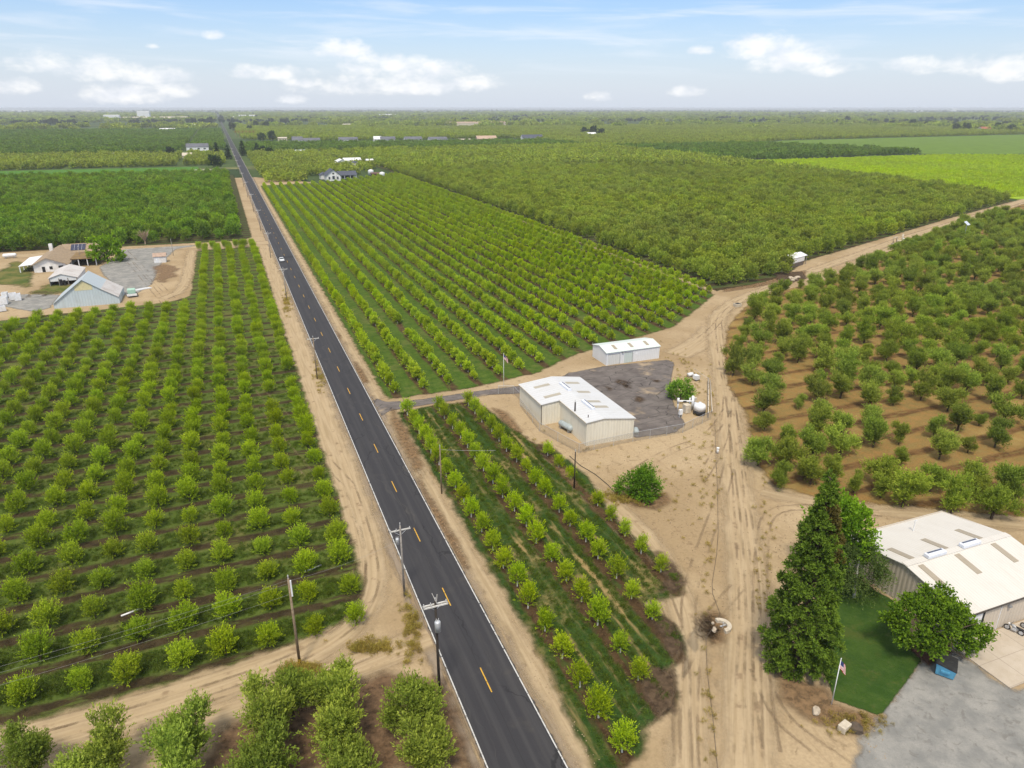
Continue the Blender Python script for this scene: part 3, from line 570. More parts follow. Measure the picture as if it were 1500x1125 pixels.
for cm_, tm_ in KROW:                                           # hedged rows: crowns grown together along the row
    v_ = np.zeros(len(cm_.vertices) * 3, np.float32); cm_.vertices.foreach_get('co', v_); v_ = v_.reshape(-1, 3); v_[:, 1] *= 1.38; cm_.vertices.foreach_set('co', v_.ravel()); cm_.update()
KOLD = []
for sd_ in (41, 42, 43, 44, 45, 46, 47):
    cm_ = crown_mesh('old_crown', ML['old'], foliage(sd_, multi_lobes(sd_, 5 + sd_ % 3, 1.65, 2.2, 4.9, .66), 1100, 13, 1.15, .26, .10, up=.75, out=.55, jit=.45, droop=.1, centre=(0, 0, 1.2)))
    to_ = trunk_builder(0.9, 0.17, 5, sd_, 1.4, 3.2).build('trunk', [m_bark, m_sleeve]); KOLD.append((cm_, to_.data)); bpy.data.objects.remove(to_)
KDENSE = tree_kind('dense', ML['dense'], 2.1, 2.2, 4.9, 1.05, 18, 270, 8, 1.3, 0.55, 0.25, (51, 52, 53, 54, 55), (1.0, 0.17, 5), up=0.8, jit=.45)
KBUSH = tree_kind('bush', ML['bush'], 2.4, 2.6, 5.5, 1.15, 18, 270, 8, 1.3, 0.60, 0.30, (61, 62, 63, 64, 65), (1.0, 0.17, 5), up=0.75, jit=.45)
KTUFT = tree_kind('tuft', leaf_mat('grass_blades', (0.06, 0.105, 0.015), (0.14, 0.19, 0.034), 0.5), 0.28, 0.03, 0.08, 0.16, 5, 26, 3, 0.22, 0.20, 0.035, (101, 102, 103), (0.1, 0.02, 2), up=1.0, floor=0.0, out=.3)
KFAR = tree_kind('far', ML['dense'], 2.9, 2.3, 5.0, 1.4, 8, 60, 4, 1.5, 1.5, 0.9, (71, 72, 73), (1.0, 0.17, 3), up=0.5)
KFARB = tree_kind('far_deep', leaf_mat('walnut_leaves', (0.07, 0.135, 0.022), (0.24, 0.35, 0.06), 0.28), 2.9, 2.3, 5.2, 1.4, 8, 60, 4, 1.5, 1.5, 0.9, (74, 75, 76), (1.0, 0.17, 3), up=0.5)
KFARC = tree_kind('far_pale', leaf_mat('pale_leaves', (0.15, 0.205, 0.03), (0.42, 0.48, 0.085), 0.28), 2.4, 2.0, 4.3, 1.2, 8, 60, 4, 1.4, 1.3, 0.8, (77, 78, 79), (1.0, 0.17, 3), up=0.5)
KCLUMP = tree_kind('clump', ML['dense'], 9.0, 2.2, 5.2, 2.8, 22, 120, 4, 2.2, 3.2, 2.0, (81, 82, 83), (1.0, 0.2, 3), up=0.4)
KDARK = tree_kind('dark', ML['dark'], 4.6, 4.0, 10.0, 2.0, 16, 230, 6, 1.8, 1.3, 0.75, (91, 92, 93), (2.0, 0.35, 4), up=0.4)
KVINE = tree_kind('vine', ML['vine'], 1.3, 0.5, 1.3, 0.5, 6, 40, 4, 0.6, 0.7, 0.45, (95, 96), (0.5, 0.05, 2), up=0.3)
KWEED = tree_kind('weed', ML['weed'], 0.5, 0.2, 0.7, 0.25, 6, 50, 5, 0.5, 0.22, 0.06, (98, 99), (0.1, 0.02, 2), up=0.8, floor=0.02)

def whole_tree(name, kv, loc, rz, s, sz, label, cat, group):
    "tree > trunk, crown"
    r = empty(name, loc, rz, label, cat, group); r.scale = (s, s, s * sz)
    for nm, me in (('trunk', kv[1]), ('crown', kv[0])):
        o = bpy.data.objects.new(nm, me); COL.objects.link(o); o.parent = r
    return r
def mass_tree(name, kv, loc, rz, s, sz, label, cat, group):
    o = bpy.data.objects.new(name, kv[0]); COL.objects.link(o); o.location = loc; o.rotation_euler = (0, 0, rz); o.scale = (s, s, s * sz)
    return tag(o, label, cat, group)
def scatter(name, pts, coll, label, cat):
    "a stand nobody would count, one object that instances its variants (x, y, z, turn, scale, variant)"
    P = np.array(pts, float); me = bpy.data.meshes.new(name); me.vertices.add(len(P)); me.vertices.foreach_set('co', P[:, :3].astype(np.float32).ravel())
    for k, col_, ty in (('turn', 3, 'FLOAT'), ('size', 4, 'FLOAT'), ('pick', 5, 'INT')):
        a = me.attributes.new(k, ty, 'POINT'); a.data.foreach_set('value', P[:, col_].astype(np.int32 if ty == 'INT' else np.float32))
    o = bpy.data.objects.new(name, me); COL.objects.link(o)
    ng = bpy.data.node_groups.new(name, 'GeometryNodeTree'); t = NT(ng)
    ng.interface.new_socket('Geometry', in_out='INPUT', socket_type='NodeSocketGeometry'); ng.interface.new_socket('Geometry', in_out='OUTPUT', socket_type='NodeSocketGeometry')
    gi = t.n('NodeGroupInput'); go = t.n('NodeGroupOutput'); ip = t.n('GeometryNodeInstanceOnPoints'); ci = t.n('GeometryNodeCollectionInfo')
    ci.inputs[0].default_value = coll; ci.inputs[1].default_value = True; ci.inputs[2].default_value = True
    def na(k, ty):
        nd = t.n('GeometryNodeInputNamedAttribute', data_type=ty); nd.inputs[0].default_value = k; return nd.outputs[0]
    t.l.new(gi.outputs[0], ip.inputs['Points']); t.l.new(ci.outputs[0], ip.inputs['Instance']); ip.inputs['Pick Instance'].default_value = True
    t.l.new(na('pick', 'INT'), ip.inputs['Instance Index'])
    cx = t.n('ShaderNodeCombineXYZ'); t.l.new(na('turn', 'FLOAT'), cx.inputs[2]); t.l.new(cx.outputs[0], ip.inputs['Rotation'])
    cs = t.n('ShaderNodeCombineXYZ'); sz = na('size', 'FLOAT')
    for i in range(3): t.l.new(sz, cs.inputs[i])
    t.l.new(cs.outputs[0], ip.inputs['Scale']); t.l.new(ip.outputs[0], go.inputs[0])
    md = o.modifiers.new('stand', 'NODES'); md.node_group = ng
    return tag(o, label, cat, None, 'stuff')
C_FARB, C_FARC, C_TUFT, C_DENSE, C_BUSH, C_FAR, C_CLUMP, C_YOUNG, C_ROW, C_OLD, C_VINE, C_WEED, C_DARK = [lib_collection(n, k) for n, k in
    (('lib_far_deep', KFARB), ('lib_far_pale', KFARC), ('lib_tuft', KTUFT), ('lib_dense', KDENSE), ('lib_bush', KBUSH), ('lib_far', KFAR), ('lib_clump', KCLUMP), ('lib_young', KYOUNG), ('lib_row', KROW), ('lib_old', KOLD), ('lib_vine', KVINE), ('lib_weed', KWEED), ('lib_dark', KDARK))]
def inpoly(x, y, poly): return float(sd_poly(np.array([x]), np.array([y]), poly)[0])
def pinpoly(xs, ys, poly): return sd_poly(np.array(xs, float), np.array(ys, float), poly)

# left young field: rows run away from the road
cand = []
for j in range(43):
    for i in range(60):
        x, y = 7.9 - 4.88 * i + rnd.uniform(-0.35, 0.35), 71.4 + 6.35 * j + rnd.uniform(-0.3, 0.3)
        if y > 242 and x < -16: continue
        if y > 236 and x < -58: continue
        if seen(x, y, 2, 160): cand.append((x, y, i, j, rnd.uniform(0.84, 1.14) * (0.8 if rnd.random() < 0.1 else 1), rnd.uniform(0, 6.28)))
vis = sorted([c for c in cand if seen(*c[:2], 2, 12)], key=lambda c: math.hypot(c[0], c[1])); keep = set(c[:2] for c in vis[:300])
rest = []
for (x, y, i, j, s, a) in cand:
    if rnd.random() < 0.012: continue
    if (x, y) in keep:
        if j == 0: lab, grp = 'young round orchard tree in the near row beside the pale dirt lane', 'near row of the left field'
        elif i == 0: lab, grp = 'young round orchard tree at the end of its row beside the road verge', 'row ends along the road verge'
        elif j < 6: lab, grp = 'young round orchard tree under the wires at the near end of the left field', 'near rows of the left field'
        else: lab, grp = 'small round orchard tree in the grassy field left of the road', 'young trees in the left field'
        whole_tree('young_orchard_tree', KYOUNG[rnd.randrange(4)], (x, y, 0), a, s, rnd.uniform(0.92, 1.1), lab, 'young tree', grp)
    else: rest.append((x, y, 0, a, s, rnd.randrange(4)))
for x in (-8.6, -3.6, 1.0, 4.6, 7.6, -14.2): rest.append((x, 339.5, 0, 1.0, 1.1, 1))
scatter('young_tree_stand', rest, C_YOUNG, 'far rows of small orchard trees beyond the left field and barn', 'young trees')

# small block right of the road: four rows of pale green trees
ROWX = (28.3, 34.8, 41.2, 47.4); WORD = ('first', 'second', 'third', 'fourth')
ROWY = [(43.5, 130.0), (51.0, 130.3), (59.0, 130.2), (66.6, 103.5)]
for k in range(4):
    y0, y1 = ROWY[k]; n = int(round((y1 - y0) / 4.55)); skip = {0: (), 1: (), 2: (), 3: (5,)}[k]
    for i in range(n + 1):
        if i in skip: continue
        y = y0 + (y1 - y0) * i / n; small = 0.8 if i < 2 and k else 1.0
        if k == 3: small = 0.82
        s = small * rnd.uniform(0.92, 1.14) * (1.1 if k < 2 else 1.0)
        if i == 0: lab, grp = 'pale green young tree at the near end of the %s row from the road' % WORD[k], None
        elif i == n: lab, grp = 'pale green young tree at the far end of the %s row from the road' % WORD[k], None
        else: lab, grp = 'pale green young tree in the %s row from the road beside the warehouse' % WORD[k], 'trees in the %s row of the small block' % WORD[k]
        whole_tree('pale_young_tree', KLIME[rnd.randrange(4)], (ROWX[k] + rnd.uniform(-0.2, 0.2), y + rnd.uniform(-0.3, 0.3), 0), rnd.uniform(0, 6.28), s, rnd.uniform(0.95, 1.12), lab, 'young tree', grp)

# long rows in the middle field
cand = []
def front(x): return float(np.interp(x, [27, 52, 68, 78, 98, 113, 130, 148], [143.5, 145.5, 151, 157, 162, 167, 181, 195]))
for k in range(20):
    x0 = 28.5 + 6.27 * k; y0 = front(x0)
    yb = float(np.interp(x0, [28, 70, 90, 100, 147], [618, 622, 625, 640, 680])); n = int((yb - y0) / 4.65)
    for i in range(n):
        x, y = x0 + rnd.uniform(-0.25, 0.25), y0 + 4.65 * i + rnd.uniform(-0.35, 0.35)
        gap = (k == 2 and 39 < y - 146 < 48) or (k == 0 and 33 < y - 143 < 36) or (k == 1 and 44 < y - 143 < 50) or rnd.random() < 0.008
        if not gap and seen(x, y, 2, 120): cand.append((x, y, k, i))
keep = set((c[0], c[1]) for c in sorted([c for c in cand if seen(c[0], c[1], 1, 8)], key=lambda c: math.hypot(c[0], c[1]))[:300]); rest = []
for (x, y, k, i) in cand:
    s, a = rnd.uniform(0.88, 1.12) * (0.8 if i == 0 else 1), rnd.choice((0, math.pi)) + rnd.uniform(-.2, .2)
    if (x, y) in keep:
        if i == 0: lab, grp = 'pale green tree at the near end of its row by the driveway', 'near row ends of the middle field'
        elif k == 0: lab, grp = 'pale green tree in the long row nearest the road beyond the driveway', 'row along the road verge'
        else: lab, grp = 'pale green tree in the long dense rows behind the white warehouse', 'long rows of the middle field'
        whole_tree('hedgerow_tree', KROW[rnd.randrange(4)], (x, y, 0), a, s, rnd.uniform(0.92, 1.1), lab, 'row tree', grp)
    else: rest.append((x, y, 0, a, s, rnd.randrange(4)))
scatter('row_tree_stand', rest, C_ROW, 'far part of the long pale green tree rows in the middle field', 'row trees')

# thin old orchard on the rust coloured floor
cand = []
for j in range(60):
    for i in range(70):
        x, y = 76 + 6.9 * i + rnd.uniform(-1.0, 1.0), 57 + 6.9 * j + rnd.uniform(-0.9, 0.9)
        if x > 420 or not seen(x, y, 2, 150): continue
        cand.append((x, y))
sdv = pinpoly([c[0] for c in cand], [c[1] for c in cand], RIGHT_POLY); cand = [c for c, d in zip(cand, sdv) if d > 1.2]
cand = [c for c in cand if not (66 < c[0] < 100 and c[1] < 62.5)]
dens_at = lambda x, y: 0.80 if math.hypot(x - 105, y - 88) < 36 else 0.96
cand = [c for c in cand if rnd.random() < dens_at(*c)] + [G(*q) for q in [(1140, 714), (1110, 682), (1178, 700), (1216, 708), (1250, 722), (1292, 712), (1322, 742), (1393, 752), (1452, 760), (1362, 722), (1425, 726), (1480, 730)]]
keep = set(sorted([c for c in cand if seen(*c, 2, 20)], key=lambda c: math.hypot(*c))[:300]); rest = []
for (x, y) in cand:
    s = rnd.choice((0.55, 0.72, 0.85, 0.95, 1.0, 1.05, 1.12)) * rnd.uniform(0.94, 1.06); a = rnd.uniform(0, 6.28)
    if (x, y) in keep:
        d = inpoly(x, y, RIGHT_POLY)
        if s < 0.7: lab, grp = 'small replanted tree among the old trees on the rust brown orchard floor', 'small trees of the thin orchard'
        elif d < 6: lab, grp = 'spreading old orchard tree standing along the pale dirt track', 'edge trees of the thin orchard'
        else: lab, grp = 'spreading old orchard tree on the rust brown orchard floor', 'old trees of the thin orchard'
        whole_tree('old_orchard_tree', KOLD[rnd.randrange(7)], (x, y, 0), a, s, rnd.uniform(0.85, 1.12), lab, 'orchard tree', grp)
    else: rest.append((x, y, 0, a, s, rnd.randrange(7)))
scatter('old_tree_stand', rest, C_OLD, 'far part of the thin old orchard beyond the dirt track', 'orchard trees')
# old trees at the near left corner below the dirt lane
for n, (px, py, s) in enumerate([(487, 1042, 1.0), (500, 1098, 1.16), (402, 1098, 1.2), (605, 1082, 1.1), (632, 1132, 1.12), (275, 1118, 1.15), (165, 1142, 1.05), (55, 1146, 0.95), (430, 1052, 0.92), (520, 1160, 1.1), (390, 1165, 1.2), (265, 1185, 1.1), (-20, 1150, 1.0), (125, 1190, 1.0)]):
    x, y = G(px, py)
    lab = ['bushy orchard tree nearest the striped wooden pole below the dirt lane', 'bushy orchard tree behind its twin near the bottom edge left of the road', 'tall bushy orchard tree below the dirt lane, left of the bare dark gap',
           'bushy orchard tree beside the black pole at the roadside', 'bushy orchard tree at the bottom edge beside the black pole', 'bushy orchard tree second from the bottom left along the lane', 'low bushy orchard tree cut by the bottom edge at lower left',
           'bushy orchard tree showing only its top in the bottom left corner', 'bushy orchard tree on the lane edge left of the striped pole base'][n] if n < 9 else 'bushy orchard tree mostly below the bottom edge of the view'
    whole_tree('corner_orchard_tree', KOLD[n % 5], (x, y, 0), n * 1.3, s * 1.02, 1.02, lab, 'orchard tree', 'orchard trees below the dirt lane')

# closed canopy orchards
def block(name, poly, sp, kind, coll, rng, zs, label1, cat, grp, label2, n_ind=300, far=3000, gap=0.02, smin=1.6):
    xs = [p[0] for p in poly]; ys = [p[1] for p in poly]; P = []
    for j in range(int((max(ys) - min(ys)) / sp) + 1):
        for i in range(int((max(xs) - min(xs)) / sp) + 1):
            x, y = min(xs) + sp * i, min(ys) + sp * j
            if n_ind == 0 and (i % 15 == 14 or j % 24 == 23): continue
            if math.hypot(x, y) < far and seen(x, y, 3, 140): P.append((x + rng.uniform(-.12, .12) * sp, y + rng.uniform(-.12, .12) * sp))
    if not P: return
    sv = pinpoly([p[0] for p in P], [p[1] for p in P], poly); P = [p for p, d in zip(P, sv) if d > smin and rng.random() > gap]
    keep = set(sorted([p for p in P if seen(*p, 3, 10)], key=lambda c: math.hypot(*c))[:n_ind]); rest = []
    for (x, y) in P:
        s, a = rng.uniform(0.74, 1.18), rng.uniform(0, 6.28)
        if (x, y) in keep: mass_tree(name + '_tree', kind[rng.randrange(len(kind))], (x, y, 0), a, s, rng.uniform(0.9, 1.12), label1, cat, grp)
        else: rest.append((x, y, 0, a, s * zs, rng.randrange(len(kind))))
    if rest: scatter(name + '_stand', rest, coll, label2, cat + 's')
block('canopy', DENSE_POLY, 6.5, KDENSE, C_DENSE, rnd, 1.0, 'leafy orchard tree in the near edge of the closed canopy beyond the track', 'orchard tree', 'near edge of the closed orchard', 'closed canopy orchard stretching away right of the row field', far=760, smin=1.0)
block('leafy', [(-420, 366), (-94, 366), (-15, 361), (7, 360.5), (6, 728), (-420, 735)], 6.9, KBUSH, C_BUSH, rnd, 1.0, 'deep green leafy orchard tree in the block behind the left barnyard', 'orchard tree', 'near edge of the deep green orchard', 'deep green orchard block left of the road behind the barnyard', smin=0.5)
FARB = [('far_orchard', [(152, 700), (400, 700), (526, 500), (528, 720), (545, 745), (545, 1050), (230, 1050), (152, 1040)], 6.8, 'closed orchard behind the farmhouse and the row field'),
        ('far_orchard', [(28, 640), (66, 640), (66, 690), (112, 690), (150, 760), (150, 1045), (28, 1045)], 6.8, 'orchard around the white farmhouse right of the road'),
        ('far_orchard', [(28, 1075), (545, 1075), (545, 1230), (28, 1300)], 7.4, 'orchard in front of the distant row of houses'),
        ('far_orchard', [(-900, 880), (-15, 868), (6, 880), (6, 1075), (-40, 1080), (-80, 1060), (-150, 1090), (-900, 1080)], 7.2, 'orchard left of the road beyond the bright crop strip'),
        ('far_orchard', [(-1200, 1095), (-160, 1110), (-50, 1180), (6, 1190), (6, 2200), (-1200, 2300)], 8.6, 'wide orchard on the far left running towards the packing sheds'),
        ('far_orchard', [(553, 728), (652, 712), (888, 742), (900, 765), (822, 1017), (590, 1005), (560, 1005)], 8.8, 'spaced orchard rows above the yellow green field'),
        ('far_orchard', [(560, 1030), (820, 1030), (1000, 1150), (1700, 1215), (2600, 1180), (3000, 2300), (560, 2300)], 9.0, 'wide orchard behind the pale green fields on the right'),
        ('far_orchard', [(150, 1460), (560, 1430), (560, 2500), (40, 2500), (40, 1600)], 9.0, 'wide orchard behind the distant row of houses')]
for nb, (nm, poly, sp, lab) in enumerate(FARB): block(nm, poly, sp, KFAR, (C_FAR, C_FARC, C_FARB, C_FARC, C_FARB, C_FARB, C_FARC, C_FAR)[nb], rnd, 1.12, '', 'orchard tree', '', lab, n_ind=0, far=3200, gap=0.03)
# dense grown crop on the yellow green field
pts = []
VP = [(505, 342), (900, 332), (1400, 500), (1400, 640), (985, 658), (880, 704), (533, 706), (530, 460), (516, 382)]
for i in range(240):
    for j in range(60):
        x, y = 505 + 3.6 * i + rnd.uniform(-.8, .8), 335 + 6.4 * j + rnd.uniform(-1, 1)
        if seen(x, y, 1, 60): pts.append((x, y, 0, rnd.uniform(0, 6.28), rnd.uniform(0.8, 1.25), rnd.randrange(2)))
sv = pinpoly([p[0] for p in pts], [p[1] for p in pts], VP); pts = [p for p, d in zip(pts, sv) if d > 1]
scatter('crop_stand', pts, C_VINE, 'bright yellow green low crop in the field on the right', 'crop')
# groves and shelter belts out to the horizon
pts = []
def belt(n, f): pts.extend(f() for _ in range(n))
g2 = random.Random(5)
for _ in range(9000):
    d = 2300 + 6500 * g2.random() ** 0.8; a = YAW + g2.uniform(-0.72, 0.72); x, y = d * math.sin(a), d * math.cos(a)
    cell = (math.floor(x / 380), math.floor(y / 260)); hh = random.Random(hash(cell)).random()
    if abs(x - 19) < 30 or hh < 0.38: continue
    pts.append((x, y, 0, g2.uniform(0, 6.28), g2.uniform(0.9, 1.5) * (1 + d / 9000), g2.randrange(3)))
scatter('far_grove_stand', pts, C_CLUMP, 'far groves and orchards fading towards the horizon', 'groves')
pts = []
for _ in range(6500):
    d = g2.choice((3400, 4300, 5200, 6500, 8200, 10500, 13000, 16000)) * g2.uniform(0.9, 1.1); a = YAW + g2.uniform(-0.74, 0.74); x, y = d * math.sin(a), d * math.cos(a)
    if random.Random(hash((round(a * 26), round(math.log(d) * 5)))).random() < 0.35: continue
    pts.append((x, y, 0, g2.uniform(0, 6.28), g2.uniform(0.8, 1.5) * (0.65 + d / 16000), g2.randrange(3)))
scatter('shelter_belt_stand', pts, C_DARK, 'dark tree belts along the far horizon', 'tree belts')

# single trees that stand out
def lone(name, mat, loc, lobes, shoots, per, length, leaf, width, seed, label, cat, trunk, **kw):
    r = empty(name, (loc[0], loc[1], 0), 0, label, cat)
    me = crown_mesh('crown', mat, foliage(seed, lobes, shoots, per, length, leaf, width, **kw))
    o = bpy.data.objects.new('crown', me); COL.objects.link(o); o.parent = r
    trunk.build('trunk', [m_bark, m_sleeve], r, True)
    return r
def blob(seed, n, R_, h0, h1, rl): return vase_lobes(seed, n, R_, h0, h1, rl)
x, y = G(940, 730); lone('garden_shrub', ML['citrus'], (x, y), [(lx * 1.05, ly, lz * 0.95, lr) for lx, ly, lz, lr in vase_lobes(3, 18, 2.0, 1.0, 4.0, 0.85)] + [(-2.5, 1.6, 1.6, 0.9), (-3.0, 2.0, 1.1, 0.7), (-1.8, 1.4, 2.6, 0.8)], 1100, 11, 0.95, 0.28, 0.13, 3,
     'dense round green tree alone on the bare dirt near the warehouse', 'tree', trunk_builder(0.8, 0.16, 5, 3, 1.2, 2.4), up=0.5, floor=0.25).scale = (1, 1, 1.18)
x, y = G(1000, 588); lone('garden_shrub', ML['bush'], (x, y + 1.0), vase_lobes(4, 14, 1.9, 1.1, 4.0, 0.8), 700, 10, 0.9, 0.30, 0.15, 4,
     'rounded green tree between the paved yard and the well pump', 'tree', trunk_builder(0.8, 0.14, 5, 4, 1.1, 2.6), up=0.45)
x, y = G(157, 386); lone('shade_tree', ML['bright'], (x, y + 3), vase_lobes(5, 22, 5.6, 3.0, 8.6, 2.0) + [(-5.4, 4, 9.2, 1.5), (-4.2, 2.5, 8.5, 1.5)], 420, 8, 1.7, 0.95, 0.5, 5,
     'broad bright green shade tree beside the old farmhouse carport', 'tree', trunk_builder(2.2, 0.35, 5, 5, 3.0, 6.0), up=0.4, floor=0.4)
# conifer with billowing needle clumps
def conifer(loc, h, rmax, seed):
    "a trunk, whorls of boughs of uneven length, each carrying billowing clumps of needles along its outer half"
    g = random.Random(seed); L, LR, boughs = [], [], []
    def prof(t): return (0.70 + 1.9 * t if t < 0.16 else 1.0) * (1 - max(0, t - 0.10) / 0.90) ** 0.78
    k = 0; z = 0.9
    while z < h - 1.2:
        t = z / h; n = 9 if t < .5 else (7 if t < .8 else 5); a0 = g.uniform(0, 6.28)
        for b in range(n):
            a = a0 + 6.283 * b / n + g.uniform(-.28, .28); r = rmax * prof(t) * g.uniform(.70, 1.14); zz = z + g.uniform(-.45, .45); sweep = g.uniform(-.25, .15)
            boughs.append((a, r, zz, sweep)); rust = .56 < t < .86 and (a + 1.35) % 6.283 < 1.0
            m = 4 if t < .75 else 3
            for q in range(m):
                f = 1 - .62 * q / m if q else 1.0; aa = a + g.uniform(-.10, .10); rr = r * f * g.uniform(.92, 1.05)
                s_ = (0.62 if q < 2 else .5) * g.uniform(.7, 1.4) * (1 - .45 * t)
                (LR if rust and g.random() < .6 else L).append((rr * math.cos(aa), rr * math.sin(aa), zz + sweep * f * 1.4 + .35 * (1 - f) + g.uniform(-.15, .25), s_))
        z += .80 - .25 * t
    for q in range(8): L.append((g.uniform(-.2, .2), g.uniform(-.2, .2), h - 1.8 + q * .24, .34 - .02 * q))
    e = empty('conifer', loc, 0, 'tall dark conifer with billowing clumps beside the flagpole lawn', 'tree')
    for lobes, m, nsh, s in ((L, ML['fir'], 14500, 1), (LR, ML['rust'], 1300, 2)):
        ls = np.array(lobes); gg = np.random.default_rng(seed + s); w_ = ls[:, 3] ** 2; k = gg.choice(len(ls), size=nsh, p=w_ / w_.sum()); c = ls[k, :3]; r = ls[k, 3:4]
        od = unit(c * np.array([1, 1, 0]) + 1e-3); v = unit(gg.normal(size=(nsh, 3)) + od * 0.75 + np.array([0, 0, 0.45])); per = 8; tt = gg.uniform(0, 1, (nsh, per, 1))
        q = c[:, None] + v[:, None] * r[:, None] * (0.30 + 0.80 * tt) + gg.normal(size=(nsh, per, 3)) * 0.06
        aa = unit(v[:, None] + gg.normal(size=q.shape) * 0.4); bb = unit(np.cross(aa, gg.normal(size=q.shape)))
        co = np.stack([q - aa * 0.14, q - bb * 0.055, q + aa * 0.14, q + bb * 0.055], 2).reshape(-1, 3)
        ti = np.clip(0.02 + tt * 0.6 + gg.uniform(0, 0.35, (nsh, 1, 1)), 0, 1)
        o = bpy.data.objects.new('crown', crown_mesh('crown', m, (co, np.repeat(ti.reshape(-1), 4)))); COL.objects.link(o); o.parent = e
    mb = MB(); mb.tube([(0, 0, -0.2), (0, 0, h * 0.5), (0, 0, h - 0.8)], [0.62, 0.36, 0.05], 9)
    for a, r, zz, sw in boughs: mb.tube([(0, 0, zz), (r * .5 * math.cos(a), r * .5 * math.sin(a), zz + .3 + sw * .4), (r * math.cos(a), r * math.sin(a), zz + sw * 1.4)], [0.10, 0.06, 0.02], 4)
    mb.build('trunk', m_bark, e)
    return e
conifer(G(1166, 976), 24.6, 4.0, 8)
x, y = G(1232, 862); lone('broadleaf_tree', ML['bright'], (x, y + 1.5), vase_lobes(6, 34, 3.0, 6.0, 11.8, 1.2), 1500, 9, 1.0, 0.40, 0.24, 6,
     'tall bright leafy tree rising behind the dark conifer', 'tree', trunk_builder(2.6, 0.26, 5, 6, 2.0, 7.5), up=0.35)
x, y = G(1243, 872); lone('weeping_tree', ML['birch'], (x + 0.6, y), [(a * 1.0, b, c, d) for a, b, c, d in vase_lobes(7, 20, 2.7, 3.6, 7.4, 0.9)], 1300, 10, 1.5, 0.28, 0.11, 7,
     'airy weeping tree with white trunk at the workshop corner', 'tree', MB().tube([(-0.3, -0.6, -0.1), (-0.1, -0.3, 1.6), (0, 0, 4.0), (0.2, 0.2, 6.6)], [0.2, 0.16, 0.11, 0.04], 8, 1), up=0.1, out=0.6, droop=1.1)
x, y = G(1366, 958); g = random.Random(9); ml = []
for (ang, rr, zz, n) in [(2.7, 4.4, 5.9, 5), (2.2, 2.8, 6.6, 4), (1.3, 3.4, 6.0, 4), (0.3, 3.6, 5.2, 4), (-0.25, 5.0, 3.8, 5), (3.4, 3.8, 4.4, 5), (-1.0, 3.0, 3.9, 4), (0.0, 0.6, 6.8, 4), (0.8, 4.6, 5.2, 4), (-2.2, 3.0, 3.8, 4), (2.9, 5.6, 5.0, 3), (-0.55, 4.2, 3.0, 4), (1.9, 1.2, 6.2, 5), (0.0, 2.2, 5.6, 5), (3.0, 2.4, 5.6, 5), (-1.4, 1.6, 5.2, 3)]:
    for k in range(n): ml.append((rr * math.cos(ang - 0.15) + g.uniform(-1.2, 1.2), rr * math.sin(ang - 0.15) * 0.85 + g.uniform(-1.2, 1.2), zz + g.uniform(-1.5, .5), g.uniform(.5, .95)))
lone('maple_tree', ML['maple'], (x, y + 0.5), [(a * .93, b * .9, c * .97, d * .85) for a, b, c, d in ml], 2300, 10, 0.85, 0.29, 0.20, 9,
     'spreading dark green maple in front of the workshop gable', 'tree', trunk_builder(2.4, 0.24, 7, 9, 3.8, 5.2), up=0.12, out=0.5, centre=(0, 0, 3.0))
# bare dead tree
x, y = G(213, 358); m_dead = plain('dead_wood', (0.42, 0.32, 0.22), (0.28, 0.2, 0.14), 3.0, 0.9)
e = empty('dead_tree', (x, y), 0, 'bare dead tree with pale branches at the deep green orchard edge', 'tree'); mb = MB().tube([(0, 0, 0), (0.1, 0, 2.5)], [0.28, 0.2], 7); g = random.Random(4)
mb.build('trunk', m_dead, e); mb = MB()
for k in range(26):
    a, z = g.uniform(0, 6.28), g.uniform(1.6, 3.2); r = g.uniform(1.6, 3.4); q = (r * 0.5 * math.cos(a), r * 0.5 * math.sin(a), z + 1.6); b = (r * math.cos(a + .2), r * math.sin(a + .2), z + g.uniform(2.2, 4.5))
    mb.tube([(0, 0, z * 0.75), q, b], [0.14, 0.09, 0.03], 4)
    for _ in range(3): mb.tube([q, (q[0] + g.uniform(-1.2, 1.2), q[1] + g.uniform(-1.2, 1.2), q[2] + g.uniform(.8, 2))], [0.06, 0.02], 3)
mb.build('crown', m_dead, e)
# dark columnar cypresses, groves by the far road, palms
def column_tree(loc, h, r, label, grp=None):
    g = random.Random(int(loc[0] * 7 + loc[1])); L = []
    for k in range(26):
        t = (k + .5) / 26; a = k * 2.4; q = r * (1 - t) ** 0.6 * g.uniform(.4, .8); L.append((q * math.cos(a), q * math.sin(a), 0.5 + t * h * 0.93, r * 0.55 * (1 - .6 * t)))
    return lone('cypress_tree', ML['dark'], loc, L, 260, 6, 1.3, 1.2, 0.6, int(h * 7), label, 'tree', MB().tube([(0, 0, 0), (0, 0, h * .7)], [.35, .1], 6), up=0.9)
column_tree(G(318, 229), 17, 4.5, 'dark conical cypress standing left of the road beyond the far field', 'far cypresses'); column_tree(G(335, 233), 16, 4.0, 'dark conical cypress at the left edge of the far road')
column_tree(G(356, 228), 18, 5.0, 'dark conical cypress at the right edge of the far road'); column_tree(G(667, 184), 26, 7, 'lone dark conical tree beside the distant long sheds'); column_tree(G(377, 226), 14, 5, 'second dark tree right of the far road beyond the cypress')
